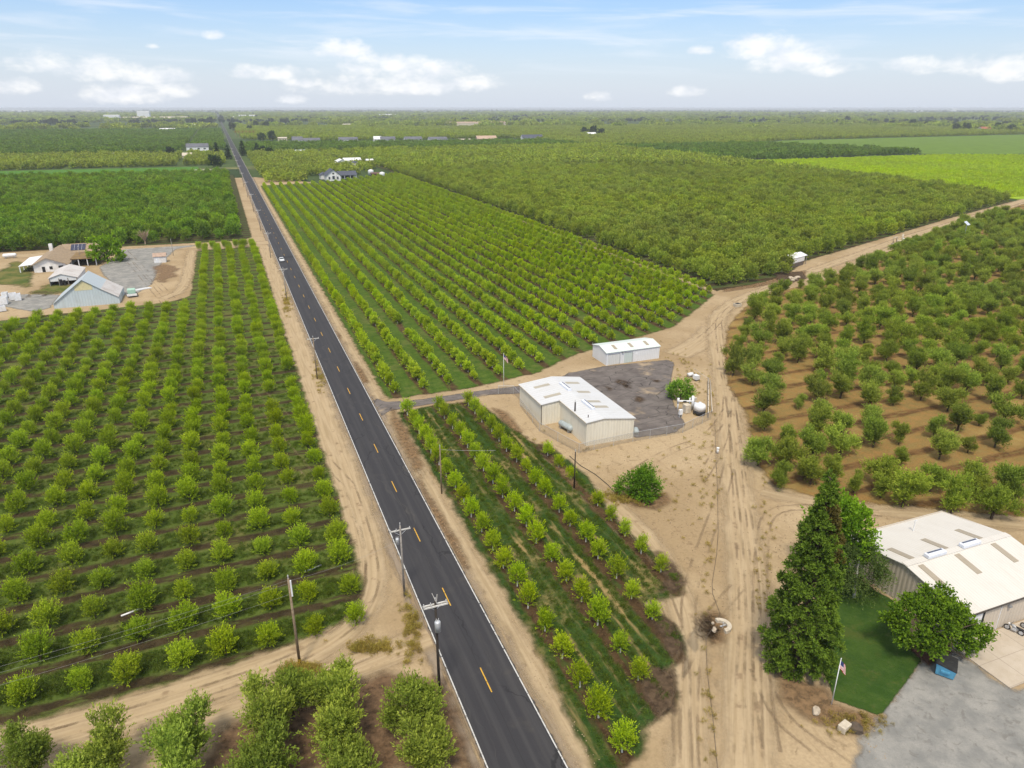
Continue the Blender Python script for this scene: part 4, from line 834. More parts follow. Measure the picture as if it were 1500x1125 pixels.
for n, (px, py, s, lab) in enumerate([(855, 197, 1.4, 'left tree of the dark clump in the far open orchard'), (868, 198, 1.7, 'tallest tree of the dark clump in the far open orchard'), (880, 199, 1.3, 'right tree of the dark clump in the far open orchard'),
        (386, 226, 0.9, 'dark round tree beyond the cypresses right of the road'), (396, 229, 0.9, 'dark round tree at the right end of the cypress line'), (341, 191, 1.6, 'tall dark tree where the far road narrows on the right'), (375, 186, 1.7, 'dark tree behind the palms right of the far road'),
        (390, 188, 1.6, 'broad dark tree right of the far palms'), (366, 192, 1.2, 'dark tree just left of the far palms'), (399, 206, 1.5, 'dark tree in front of the far white roofs'), (384, 206, 1.2, 'dark tree beside the far cream house'), (316, 247, 1.1, 'dark round tree beside the small flat house left of the road'),
        (250, 229, 1.0, 'dark tree in front of the grey roofed shed'), (78, 182, 1.9, 'dark tree left of the distant packing sheds'), (108, 177, 2.0, 'dark tree right of the distant pale track'), (309, 181, 2.2, 'dark tree left of the far road beyond the packing sheds'), (297, 184, 2.0, 'dark tree in the grove left of the far road'), (284, 182, 1.9, 'leftmost dark tree in the grove beside the far road'),
        (1240, 180, 2.2, 'dark tree standing alone in the far right orchards'), (1305, 185, 1.5, 'dark tree left of the far bare field on the right'), (1335, 186, 1.9, 'dark tall tree at the left end of the far bare field'), (1356, 185, 1.3, 'small dark tree at the far bare field'),
        (1400, 192, 1.6, 'dark tree left of the far red roof on the right'), (1415, 192, 1.7, 'dark tree in the belt near the far right edge'), (1460, 192, 1.8, 'dark tree right of the far red roof'), (1480, 193, 1.5, 'dark tree at the far right edge')]):
    x, y = G(px, py); whole_tree('dark_tree', KDARK[n % 3], (x, y, 0), n, s, 1.0, lab, 'tree', 'dark trees far across the plain')
m_palm = plain('palm_skirt', (0.30, 0.22, 0.13), (0.2, 0.15, 0.08), 2.0, 0.9)
for n in range(6):
    x, y = G(346 + n * 5.2, 201); r = empty('palm_tree', (x, y), 0, 'pale skirted palm in the short row by the far road', 'palm', 'palms by the far road')
    MB().tube([(0, 0, 0), (0, 0, 11)], [.5, .4], 7).build('trunk', m_palm, r); o = bpy.data.objects.new('crown', crown_mesh('crown', ML['weed'], foliage(n, [(0, 0, 11.5, 1.6)], 60, 5, 2.6, 1.4, .4, up=.2, droop=.5))); COL.objects.link(o); o.parent = r
# dry roadside weeds
pts = []
for _ in range(520):
    px, py = rnd.choice([(rnd.gauss(603, 9), rnd.gauss(915, 28)), (rnd.gauss(545, 22), rnd.gauss(949, 5)), (rnd.gauss(440, 14), rnd.gauss(982, 4)), (rnd.gauss(470, 4), rnd.gauss(545, 14)), (rnd.gauss(420, 3), rnd.gauss(447, 8)), (rnd.gauss(915, 22), rnd.gauss(730, 5))])
    x, y = G(px, py)
    if x < 15.0 or x > 24: pts.append((x, y, 0, rnd.uniform(0, 6.28), rnd.uniform(0.3, 0.8), rnd.randrange(2)))
scatter('weed_stand', pts, C_WEED, 'dry yellow weeds along the road edge and lane corners', 'weeds')

# grass tufts in the alleys of the near fields
pts = []
for _ in range(70000):
    if rnd.random() < .62:
        y = 69.5 + 120 * rnd.random() ** 1.5; x = 9.4 - rnd.random() * (y * .66 + 6); d = abs(((y - 70.2) / 6.35 + .5) % 1 - .5); lim = .20
    else:
        x, y = rnd.uniform(26.8, 50), rnd.uniform(38, 132); d = abs(((x - 28.4) / 6.27 + .5) % 1 - .5); lim = .13
    if lim == .13 and (.31 < d < .43 or rnd.random() < .45): continue
    if d < lim + rnd.uniform(-.04, .14) or not seen(x, y, 0, 30): continue
    pts.append((x, y, 0, rnd.uniform(0, 6.28), rnd.uniform(.55, 1.35), rnd.randrange(3)))
sv = np.maximum(pinpoly([p[0] for p in pts], [p[1] for p in pts], LEFT_POLY), pinpoly([p[0] for p in pts], [p[1] for p in pts], SMALL_POLY)); pts = [p for p, d in zip(pts, sv) if d > .5]
scatter('grass_stand', pts, C_TUFT, 'short rough grass growing in the alleys between the tree rows', 'grass')

bm = bmesh.new(); bmesh.ops.create_icosphere(bm, subdivisions=1, radius=.055); me = bpy.data.meshes.new('clod'); bm.to_mesh(me); bm.free(); me.materials.append(plain('dirt_clod', (0.40, 0.31, 0.2), (0.2, 0.14, 0.085), 1.5, .95)); C_CLOD = bpy.data.collections.new('lib_clod'); C_CLOD.objects.link(bpy.data.objects.new('clod', me))
pts = []
for _ in range(7000):
    px, py = rnd.uniform(560, 1330), rnd.uniform(600, 1125)
    x, y = G(px, py)
    if x > 50.5 or (23.5 < x < 26): pts.append((x, y, 0.02, rnd.uniform(0, 6.28), rnd.uniform(.4, 1.5), 0))
inn = np.maximum(pinpoly([p[0] for p in pts], [p[1] for p in pts], [(51, 104), (66, 104), (97, 138), (80, 150), (51, 138)]), np.maximum(pinpoly([p[0] for p in pts], [p[1] for p in pts], [(49.5, 41), (54.5, 36), (47, 30), (90, 30), (90, 60), (66, 61), (58, 52)]), pinpoly([p[0] for p in pts], [p[1] for p in pts], RIGHT_POLY)))
scatter('dirt_clod_stand', [p for p, d in zip(pts, inn) if d < 0], C_CLOD, 'loose clods and pebbles on the bare dirt', 'clods')
pts = []
for _ in range(420):
    px, py = rnd.choice([(rnd.gauss(1000, 40), rnd.gauss(690, 60)), (rnd.gauss(1120, 10), rnd.uniform(560, 960)), (rnd.gauss(1035, 8), rnd.uniform(620, 1125)), (rnd.uniform(640, 900), rnd.gauss(650, 25)), (rnd.gauss(1250, 30), rnd.gauss(1062, 8)), (rnd.gauss(980, 20), rnd.gauss(540, 20)), (rnd.gauss(1015, 12), rnd.gauss(575, 20))])
    pts.append((*G(px, py), 0, rnd.uniform(0, 6.28), rnd.uniform(.25, .6), rnd.randrange(2)))
inn = np.maximum(pinpoly([p[0] for p in pts], [p[1] for p in pts], [(51, 104), (66, 104), (78, 106), (90, 128), (97, 138), (80, 150), (51, 138)]), np.maximum(pinpoly([p[0] for p in pts], [p[1] for p in pts], SMALL_POLY), pinpoly([p[0] for p in pts], [p[1] for p in pts], RIGHT_POLY)))
scatter('dry_weed_stand', [p for p, d in zip(pts, inn) if d < 0], C_WEED, 'scattered dry weeds on the bare dirt yard', 'weeds')

# ------------------------------------------------------------------ buildings
def ribbed(name, c, stain, period=0.32, rust=0.2, rough=0.6, vertical=True, ax='sum', depth=0.6, metal=0.0):
    "ribbed sheet metal: ribs by position along the wall or down the slope, faint streaks of dirt"
    m, t = newmat(name); p = t.pos(); x, y, z = t.sep(p)
    s = {'sum': t.math('ADD', x, y), 'x': x, 'y': y}[ax]
    rib = t.math('SINE', t.math('MULTIPLY', s, 2 * math.pi / period))
    st = t.noise(t.vmath('MULTIPLY', p, (1.6, 1.6, 0.18) if vertical else ((1.8, 0.25, 1) if ax == 'x' else (0.25, 1.8, 1))), 1.0, 5, 0.65); bl = t.noise(p, 0.35, 4, 0.6)
    col = t.mix(t.math('MULTIPLY', t.ss(st, 0.48, 0.78), rust), c, stain); col = t.mix(t.math('MULTIPLY', t.ss(bl, 0.45, 0.75), rust * 0.6), col, stain)
    pan = t.math('FRACT', t.math('MULTIPLY', t.math('SINE', t.math('MULTIPLY', t.math('FLOOR', t.math('DIVIDE', s, period * 3)), 12.99)), 437.5)); col = t.mix(t.math('MULTIPLY', pan, 0.10), col, stain)
    col = t.mix(t.math('MULTIPLY', t.ss(rib, 0.75, 1.0), 0.35), col, tuple(v * 0.6 for v in c))
    finish(t, col, rough, t.bump(rib, depth, 0.03), None, metal, 0.35); return m
W_CREAM = ribbed('cream_wall_metal', (0.74, 0.70, 0.59), (0.42, 0.37, 0.27), 0.6, 0.32); R_WHITE = ribbed('white_roof_metal', (0.57, 0.58, 0.59), (0.44, 0.42, 0.38), 0.9, 0.42, 0.5, False, 'y', 0.3)
W_WHITE = ribbed('white_wall_metal', (0.72, 0.73, 0.74), (0.58, 0.58, 0.57), 0.5, 0.15); R_PALE = ribbed('pale_green_roof_metal', (0.60, 0.66, 0.63), (0.46, 0.50, 0.48), 0.9, 0.3, 0.5, False, 'x', 0.3)
W_SHOP = ribbed('tan_wall_metal', (0.56, 0.49, 0.40), (0.40, 0.34, 0.27), 0.6, 0.2); R_SHOP = ribbed('cream_roof_metal', (0.60, 0.575, 0.53), (0.47, 0.43, 0.37), 0.45, 0.32, 0.6, False, 'x', 0.12)
W_BLUE = ribbed('pale_blue_barn_metal', (0.50, 0.58, 0.62), (0.33, 0.35, 0.34), 0.8, 0.5); R_BLUE = ribbed('pale_blue_roof_metal', (0.44, 0.50, 0.53), (0.36, 0.38, 0.38), 0.9, 0.35, 0.5, False, 'y', 0.3)
R_RUST = ribbed('weathered_roof_metal', (0.56, 0.54, 0.52), (0.30, 0.23, 0.18), 0.9, 0.75, 0.6, False, 'y', 0.3)
m_sky = ribbed('skylight_panel', (0.36, 0.31, 0.235), (0.25, 0.21, 0.155), 0.3, 0.4, 0.4, False, 'x', 0.4); m_sky2 = ribbed('skylight_panel_ribs', (0.40, 0.36, 0.28), (0.27, 0.23, 0.17), 0.3, 0.4, 0.4, False, 'y', 0.4)
m_trim = plain('dark_trim', (0.10, 0.085, 0.075), (0.07, 0.06, 0.05)); m_whitep = plain('white_paint_metal', (0.76, 0.77, 0.78), (0.66, 0.66, 0.66), 1.5, 0.5); m_greym = plain('grey_metal', (0.36, 0.37, 0.38), (0.27, 0.27, 0.28), 2.0, 0.5, 0.3)
m_dark = plain('dark_opening', (0.018, 0.018, 0.02), (0.03, 0.03, 0.03), 2, 0.9); m_glass = plain('window_glass', (0.03, 0.04, 0.05), (0.05, 0.06, 0.07), 1, 0.15, 0, 0, 0.5); m_black = plain('black_plastic', (0.02, 0.02, 0.022), (0.035, 0.035, 0.035), 3, 0.5)
m_vent = plain('ridge_vent_blue_white', (0.68, 0.71, 0.78), (0.6, 0.63, 0.7), 1.5, 0.45); m_slot = plain('vent_slot', (0.10, 0.12, 0.17), (0.07, 0.08, 0.11), 2, 0.5)
m_beige = plain('beige_box_paint', (0.58, 0.52, 0.42), (0.45, 0.39, 0.30), 2, 0.7); m_pole = plain('weathered_pole_wood', (0.27, 0.205, 0.135), (0.19, 0.14, 0.09), 4, 0.9); m_tar = plain('tarred_pole_wood', (0.045, 0.036, 0.03), (0.03, 0.025, 0.02), 4, 0.9); m_grey = plain('grey_pole_wood', (0.30, 0.275, 0.25), (0.21, 0.19, 0.17), 4, 0.9)
m_galv = plain('galvanised_steel', (0.55, 0.57, 0.60), (0.44, 0.46, 0.48), 3, 0.4, 0.3); m_rubber = plain('rubber', (0.025, 0.025, 0.025), (0.04, 0.04, 0.04), 3, 0.8); m_rockm = plain('pale_rock', (0.48, 0.41, 0.32), (0.33, 0.27, 0.2), 2, 0.95, 0, 0.6)
m_shing = plain('tan_shingles', (0.33, 0.25, 0.165), (0.25, 0.19, 0.13), 1.2, 0.95); m_slate = plain('grey_shingles', (0.085, 0.095, 0.125), (0.065, 0.07, 0.095), 1.2, 0.9); m_stucco = plain('white_stucco', (0.80, 0.80, 0.79), (0.62, 0.6, 0.57), 0.6, 0.9); m_pane = plain('blue_solar_cells', (0.03, 0.035, 0.07), (0.045, 0.05, 0.09), 4, 0.2)

# white roofed L-shaped warehouse
wh = site('warehouse', 58.5, 116.0, 'cream ribbed L-shaped warehouse with white roof and two ridge vents', 'warehouse')
WX0, WX1, WXN, WY0, WYN, WY1, XR = 51.6, 65.4, 55.5, 104.6, 116.2, 127.6, 58.9
ZE, ZEN, ZR, ZEE = 4.35, 4.65, 5.05, 4.05
def zr(x): return ZR - (XR - x) * (ZR - ZE) / (XR - WX0) if x < XR else ZR - (x - XR) * (ZR - ZEE) / (WX1 - XR)
mb = MB()
def wall_seg(a, b, za, zb): mb.quad((a[0], a[1], -0.2), (b[0], b[1], -0.2), (b[0], b[1], zb), (a[0], a[1], za))
wall_seg((WX0, WY1), (WX0, WYN), zr(WX0), zr(WX0)); wall_seg((WX0, WYN), (WXN, WYN), zr(WX0), zr(WXN)); wall_seg((WXN, WYN), (WXN, WY0), zr(WXN), zr(WXN))
wall_seg((WXN, WY0), (XR, WY0), zr(WXN), ZR); wall_seg((XR, WY0), (WX1, WY0), ZR, ZEE); wall_seg((WX1, WY0), (WX1, WY1), ZEE, ZEE); wall_seg((WX1, WY1), (XR, WY1), ZEE, ZR); wall_seg((XR, WY1), (WX0, WY1), ZR, zr(WX0))
mb.build('wall', W_CREAM, wh)
o_ = 0.22
mb = MB(); Z = lambda x: zr(x) + 0.05
mb.slab([(WX0 - o_, WYN - o_, Z(WX0 - o_)), (XR, WYN - o_, Z(XR)), (XR, WY1 + o_, Z(XR)), (WX0 - o_, WY1 + o_, Z(WX0 - o_))], 0.10)
mb.slab([(WXN - o_, WY0 - o_, Z(WXN - o_)), (XR, WY0 - o_, Z(XR)), (XR, WYN - o_, Z(XR)), (WXN - o_, WYN - o_, Z(WXN - o_))], 0.10)
mb.slab([(XR, WY0 - o_, Z(XR)), (WX1 + o_, WY0 - o_, Z(WX1 + o_)), (WX1 + o_, WY1 + o_, Z(WX1 + o_)), (XR, WY1 + o_, Z(XR))], 0.10)
rf = mb.build('roof', R_WHITE, wh)
def roof_panel(parent, a, b, y0, y1, Zf, mat, name, th=0.05):
    MB().slab([(a, y0, Zf(a) + th), (b, y0, Zf(b) + th), (b, y1, Zf(b) + th), (a, y1, Zf(a) + th)], th * 0.8).build(name, mat, parent)
def px_at(px, py, z): return G(px, py, z)
for (pa, pb, z) in [((783, 567), (804, 563), 4.8), ((798, 582), (820, 577), 4.7), ((828, 560), (849, 558.5), 4.9), ((845, 573), (865, 572), 4.9), ((860, 588), (880, 587), 4.8), ((869, 597), (891, 595), 4.7)]:
    a, b = px_at(*pa, z), px_at(*pb, z); yc = (a[1] + b[1]) / 2; roof_panel(wh, min(a[0], b[0]), max(a[0], b[0]), yc - 0.5, yc + 0.5, Z, m_sky2, 'skylight')
for (pa, pb) in [((818, 561), (830, 572)), ((849, 587), (862, 600))]:
    a, b = px_at(*pa, 5.3), px_at(*pb, 5.3); y0, y1 = min(a[1], b[1]), max(a[1], b[1])
    v = MB().box(XR - 0.38, XR + 0.38, y0, y1, Z(XR) - 0.12, Z(XR) + 0.42).build('ridge_vent', m_vent, wh, False, 0.08)
    MB().box(XR + 0.10, XR + 0.30, y0 + 0.25, y1 - 0.25, Z(XR) + 0.40, Z(XR) + 0.435).build('slot', m_slot, wh).parent = v
MB().box(WX0 - 0.3, WX0 - 0.2, WYN - 0.2, WY1 + 0.2, zr(WX0) - 0.08, zr(WX0) + 0.04).box(WXN - 0.32, WXN - 0.22, WY0 - 0.2, WYN - 0.3, zr(WXN) - 0.06, zr(WXN) + 0.06).build('gutter', m_beige, wh)
MB().box(WX0 - 0.08, WX0 + 0.02, WYN - 0.09, WYN + 0.01, 0, zr(WX0)).build('downpipe', m_trim, wh); MB().tube([(56.6, 106.3, Z(56.6) - 0.1), (56.6, 106.3, Z(56.6) + 0.5)], 0.09, 8).build('vent_pipe', m_trim, wh)

# white workshop across the paved yard
w2 = site('storage_building', 87.4, 145.6, 'long white metal building with pale green roof and roll-up doors', 'building')
X0, X1, Y0, Y1, YR, ze, zrid = 80.0, 94.8, 142.2, 149.4, 145.8, 3.15, 3.95
mb = MB().quad((X0, Y0, -.2), (X1, Y0, -.2), (X1, Y0, ze), (X0, Y0, ze)).quad((X1, Y1, -.2), (X0, Y1, -.2), (X0, Y1, ze), (X1, Y1, ze))
for X in (X0, X1): mb.add([(X, Y0, -.2), (X, Y1, -.2), (X, Y1, ze), (X, YR, zrid), (X, Y0, ze)], [(0, 1, 2, 3, 4) if X == X1 else (4, 3, 2, 1, 0)])
mb.build('wall', W_WHITE, w2); Z2 = lambda y: zrid + 0.05 - abs(y - YR) * (zrid - ze) / (YR - Y0)
mb = MB(); mb.slab([(X0 - .2, Y0 - .2, Z2(Y0 - .2)), (X1 + .2, Y0 - .2, Z2(Y0 - .2)), (X1 + .2, YR, Z2(YR)), (X0 - .2, YR, Z2(YR))], .09); mb.slab([(X0 - .2, YR, Z2(YR)), (X1 + .2, YR, Z2(YR)), (X1 + .2, Y1 + .2, Z2(Y1 + .2)), (X0 - .2, Y1 + .2, Z2(Y1 + .2))], .09); mb.build('roof', R_PALE, w2)
for xx in (82.7, 87.2, 91.6): MB().slab([(xx, 143.2, Z2(143.2) + .05), (xx + .8, 143.2, Z2(143.2) + .05), (xx + .8, 145.2, Z2(145.2) + .05), (xx, 145.2, Z2(145.2) + .05)], .04).build('skylight', m_sky, w2)
m_roll = ribbed('roller_door_slats', (0.66, 0.66, 0.63), (0.5, 0.49, 0.46), 0.5, 0.2); m_roll2 = ribbed('green_roller_door', (0.55, 0.62, 0.59), (0.45, 0.5, 0.48), 0.5, 0.2)
for a, b, mt in ((80.5, 83.6, m_roll), (84.9, 87.1, m_roll2)): d = MB().box(a, b, Y0 - .06, Y0 - .003, 0, 2.55).build('roller_door', mt, w2); MB().box(a - .1, b + .1, Y0 - .09, Y0 - .062, 2.55, 2.68).box(b, b + .1, Y0 - .09, Y0 - .005, 0, 2.55).build('frame', m_greym, w2).parent = d
MB().box(87.9, 88.75, Y0 - .06, Y0 - .003, 0, 2.1).build('door', m_whitep, w2); MB().box(84.1, 84.5, Y0 - .3, Y0 - .003, 2.7, 2.95).build('wall_lamp', m_greym, w2)
# big workshop bottom right
sh = site('workshop', 80.8, 50.8, 'large tan workshop with cream roof, brown skylights and two ridge vents', 'building')
X0, X1, Y0, Y1, YR, ze, zrid = 72.0, 89.9, 42.7, 59.9, 50.8, 4.0, 5.55
mb = MB().quad((X0, Y0, -.2), (X1, Y0, -.2), (X1, Y0, ze), (X0, Y0, ze)).quad((X1, Y1, -.2), (X0, Y1, -.2), (X0, Y1, ze), (X1, Y1, ze))
for X in (X0, X1): mb.add([(X, Y0, -.2), (X, Y1, -.2), (X, Y1, ze), (X, YR, zrid), (X, Y0, ze)], [(0, 1, 2, 3, 4) if X == X1 else (4, 3, 2, 1, 0)])
mb.build('wall', W_SHOP, sh); Z3 = lambda y: zrid + 0.06 - abs(y - YR) * (zrid - ze) / (YR - Y0)
mb = MB(); mb.slab([(X0 - .25, Y0 - .3, Z3(Y0 - .3)), (X1 + .25, Y0 - .3, Z3(Y0 - .3)), (X1 + .25, YR, Z3(YR)), (X0 - .25, YR, Z3(YR))], .1); mb.slab([(X0 - .25, YR, Z3(YR)), (X1 + .25, YR, Z3(YR)), (X1 + .25, Y1 + .3, Z3(Y1 + .3)), (X0 - .25, Y1 + .3, Z3(Y1 + .3))], .1); mb.build('roof', R_SHOP, sh)
MB().box(X0 - .25, X1 + .25, Y0 - .42, Y0 - .31, Z3(Y0) - .22, Z3(Y0) - .02).build('gutter', m_trim, sh)
for xx, s in ((73.4, 1), (79.3, 1), (85.5, 1), (73.2, -1), (79.4, -1), (85.9, -1)):
    ya, yb = (YR + .7, YR + 4.0) if s > 0 else (YR - 4.0, YR - .7)
    MB().slab([(xx, ya, Z3(ya) + .06), (xx + .85, ya, Z3(ya) + .06), (xx + .85, yb, Z3(yb) + .06), (xx, yb, Z3(yb) + .06)], .05).build('skylight', m_sky, sh)
MB().box(X0 - .2, X1 + .2, YR - .42, YR + .42, Z3(YR) - .10, Z3(YR) + .025).build('ridge_cap', R_SHOP, sh)
for xx in (75.3, 81.4):
    v = MB().box(xx, xx + 3.1, YR - .42, YR + .42, Z3(YR) + .03, Z3(YR) + .55).build('ridge_vent', m_vent, sh, False, 0.1); MB().box(xx + .3, xx + 2.8, YR + .06, YR + .30, Z3(YR) + .53, Z3(YR) + .57).build('slot', m_slot, sh).parent = v
MB().tube([(80.9, 57.2, Z3(57.2) - .1), (80.9, 57.2, Z3(57.2) + 1.7)], .07, 8).box(80.65, 81.15, 57.15, 57.25, Z3(57.2) + 1.55, Z3(57.2) + 1.7).build('flue', m_whitep, sh)
d = MB().box(73.0, 75.4, Y0 - .07, Y0 - .003, 0, 3.35).build('sliding_door', m_whitep, sh); MB().box(75.4, 75.75, Y0 - .09, Y0 - .004, 0, 3.5).build('door_gap', m_dark, sh); MB().box(79.6, 80.0, Y0 - .35, Y0 - .003, 3.0, 3.2).build('wall_lamp', m_greym, sh)
MB().box(78.5, 78.58, Y0 - .08, Y0 - .004, 0, 3.6).build('downpipe', m_whitep, sh)
for yy in (47.0, 53.8): MB().box(X0 - .06, X0 - .003, yy, yy + 1.0, 1.2, 2.2).build('window', m_glass, sh)

# generic gabled building
def gable(name, x, y, w, d, h, rise, walls, roofm, label, cat='house', along='x', over=0.5, windows=(), rz=0.0, group=None):
    e = empty(name, (x, y), rz, label, cat, group); mb = MB(); a, b = w / 2, d / 2
    if along == 'x': G1 = [(-a, -b), (-a, b)]
    mb.quad((-a, -b, -.3), (a, -b, -.3), (a, -b, h), (-a, -b, h)).quad((a, b, -.3), (-a, b, -.3), (-a, b, h), (a, b, h)).quad((a, -b, -.3), (a, b, -.3), (a, b, h), (a, -b, h)).quad((-a, b, -.3), (-a, -b, -.3), (-a, -b, h), (-a, b, h))
    if along == 'x':
        for s in (-1, 1): mb.add([(s * a, -b, h), (s * a, b, h), (s * a, 0, h + rise)], [(0, 1, 2)])
        k = rise / b; p = [(-a - over, -b - over, h - over * k), (a + over, -b - over, h - over * k), (a + over, 0, h + rise), (-a - over, 0, h + rise)]; q = [(u, -v, z) for u, v, z in p][::-1]
    else:
        for s in (-1, 1): mb.add([(-a, s * b, h), (a, s * b, h), (0, s * b, h + rise)], [(0, 1, 2)])
        k = rise / a; p = [(-a - over, b + over, h - over * k), (-a - over, -b - over, h - over * k), (0, -b - over, h + rise), (0, b + over, h + rise)]; q = [(-u, v, z) for u, v, z in p][::-1]
    mb.build('wall', walls, e); MB().slab([(u, v, z + .08) for u, v, z in p], .14).slab([(u, v, z + .08) for u, v, z in q], .14).build('roof', roofm, e)
    for (face, u, z, ww, hh, mt) in windows:
        m2 = MB()
        if face == 'front': m2.box(u - ww / 2, u + ww / 2, -b - .06, -b - .004, z, z + hh)
        elif face == 'left': m2.box(-a - .06, -a - .004, u - ww / 2, u + ww / 2, z, z + hh)
        m2.build('door' if z <= 0.05 else 'window', mt, e)
    return e
# pale blue barn with lower lean-to roof
bn = site('barn', -45.5, 258, 'pale blue metal barn with yellow gable panel and sagging lean-to', 'barn')
bx0, bx1, by0, by1, bxr = -54.4, -36.2, 250.6, 264.0, -45.4; zp, zk, zl, zrr = 8.3, 4.6, 1.5, 2.1; xk = -41.0; xl = -49.5
prof = [(bx0, zl), (bxr, zp), (xk + .3, 5.0), (bx1, zrr)]
mb = MB()
for yy in (by0, by1): mb.add([(bx0, yy, -.3), (bx1, yy, -.3), (bx1, yy, zrr), (xk + .3, yy, 5.0), (bxr, yy, zp), (bx0, yy, zl)], [(0, 1, 2, 3, 4, 5)])
mb.quad((bx1, by0, -.3), (bx1, by1, -.3), (bx1, by1, zrr), (bx1, by0, zrr)).quad((bx0, by1, -.3), (bx0, by0, -.3), (bx0, by0, zl), (bx0, by1, zl)).build('wall', W_BLUE, bn)
mb = MB()
for (a, b), m_ in zip(zip(prof, prof[1:]), (0, 0, 1)): mb.slab([(a[0], by0 - .4, a[1] + .12), (b[0], by0 - .4, b[1] + .12), (b[0], by1 + .4, b[1] + .12), (a[0], by1 + .4, a[1] + .12)], .12, m_)
mb.build('roof', [R_BLUE, R_RUST], bn)
MB().add([(-47.9, by0 - .03, 5.0), (-43.0, by0 - .03, 5.0), (-43.0, by0 - .03, 6.4), (-45.4, by0 - .03, 7.9), (-47.9, by0 - .03, 6.4)], [(0, 1, 2, 3, 4)]).build('gable_panel', plain('pale_yellow_panel', (0.66, 0.60, 0.36), (0.55, 0.5, 0.3)), bn)
# open shed behind the barn
s2 = site('open_shed', -57, 294, 'open fronted grey shed with rust streaked tin roof beside the barn', 'shed')
mb = MB(); mb.slab([(-61.8, 285, 2.7), (-57.6, 285, 4.1), (-57.6, 303, 4.1), (-61.8, 303, 2.7)], .12, 0); mb.slab([(-57.6, 285, 4.1), (-52.6, 285, 2.5), (-52.6, 303, 2.5), (-57.6, 303, 4.1)], .12, 1); mb.build('roof', [R_RUST, R_RUST], s2)
mb = MB().add([(-61.5, 285.3, 1.5), (-52.9, 285.3, 1.5), (-52.9, 285.3, 2.4), (-57.6, 285.3, 3.9), (-61.5, 285.3, 2.5)], [(0, 1, 2, 3, 4)]).quad((-61.5, 303, -.2), (-61.5, 285.5, -.2), (-61.5, 285.5, 2.5), (-61.5, 303, 2.5)).quad((-53, 285.5, -.2), (-53, 303, -.2), (-53, 303, 2.4), (-53, 285.5, 2.4)).quad((-53, 303, -.2), (-61.5, 303, -.2), (-61.5, 303, 2.5), (-53, 303, 2.5)); mb.build('wall', W_WHITE, s2)
for xx in (-61.4, -58.6, -55.8, -53.1): MB().box(xx - .1, xx + .1, 285.1, 285.28, 0, 2.5).build('post', m_grey, s2)
MB().box(-58.4, -57.5, 284.6, 285.0, 0, 2.2).box(-57.2, -56.5, 284.4, 284.9, 0, 1.9).build('stored_board', m_dark, s2)
# old farmhouse with tan roof
fh = site('farmhouse', -66, 322, 'old white farmhouse with tan roof, carport and roof solar panels', 'house')
mb = MB().add([(-71.4, 312.4, -.2), (-60.6, 312.4, -.2), (-60.6, 312.4, 2.9), (-66.6, 312.4, 5.2), (-71.4, 312.4, 2.9)], [(0, 1, 2, 3, 4)]).quad((-60.6, 312.4, -.2), (-60.6, 340, -.2), (-60.6, 340, 2.9), (-60.6, 312.4, 2.9)).quad((-71.4, 340, -.2), (-71.4, 312.4, -.2), (-71.4, 312.4, 2.9), (-71.4, 340, 2.9)).quad((-60.6, 340, -.2), (-71.4, 340, -.2), (-71.4, 340, 2.9), (-60.6, 340, 2.9)).box(-64, -54, 336, 346, 0, 3.0); mb.build('wall', m_stucco, fh)
mb = MB(); mb.slab([(-72.2, 311.6, 2.7), (-66.6, 311.6, 5.4), (-66.6, 341, 5.4), (-72.2, 341, 2.7)], .16); mb.slab([(-66.6, 311.6, 5.4), (-59.6, 311.6, 2.5), (-59.6, 341, 2.5), (-66.6, 341, 5.4)], .16)
mb.slab([(-66, 335, 3.0), (-52.5, 335, 3.0), (-52.5, 341, 5.6), (-66, 341, 5.6)], .16); mb.slab([(-66, 341, 5.6), (-52.5, 341, 5.6), (-52.5, 347, 3.0), (-66, 347, 3.0)], .16); rf = mb.build('roof', m_shing, fh)
sp = MB().slab([(-62.5, 336.2, 3.72), (-57.2, 336.2, 3.72), (-57.2, 340.2, 5.46), (-62.5, 340.2, 5.46)], .08).build('solar_panel', m_pane, fh)
for xx in (-61.2, -59.85, -58.5): MB().slab([(xx - .04, 336.2, 3.75), (xx + .04, 336.2, 3.75), (xx + .04, 340.2, 5.49), (xx - .04, 340.2, 5.49)], .02).build('frame', m_galv, fh).parent = sp
sp.parent = rf
c_ = MB().box(-69.4, -68.2, 334, 335.4, 2.5, 7.0).build('chimney', m_stucco, fh)
cp = MB().slab([(-60.2, 319, 3.1), (-51.2, 319, 2.9), (-51.2, 334.5, 2.9), (-60.2, 334.5, 3.1)], .2).build('carport_roof', plain('mossy_flat_roof', (0.24, 0.16, 0.055), (0.17, 0.11, 0.06), 0.3), fh)
for xx in (-60, -57.5, -54.5, -51.5): MB().box(xx - .14, xx + .14, 319.2, 319.5, 0, 2.8).build('post', m_whitep, fh)
MB().box(-60, -51.5, 330, 330.3, 0, 2.7).build('back_wall', m_dark, fh)
lr = MB().slab([(-76.6, 314, 2.4), (-71.9, 314, 2.9), (-71.9, 333, 2.9), (-76.6, 333, 2.4)], .14).build('porch_roof', m_whitep, fh)
for yy in (314.3, 320, 326, 332.6): MB().box(-76.4, -76.1, yy - .15, yy + .15, 0, 2.3).build('porch_post', m_whitep, fh)
for xx, z_, ww, hh in ((-68.7, 0.02, 1.0, 2.0), (-66.2, 0.9, 1.0, 1.1), (-63.2, 0.0, 1.6, 2.1)): MB().box(xx, xx + ww, 312.3, 312.39, z_, z_ + hh).build('window' if z_ > .1 else 'door', m_dark, fh)
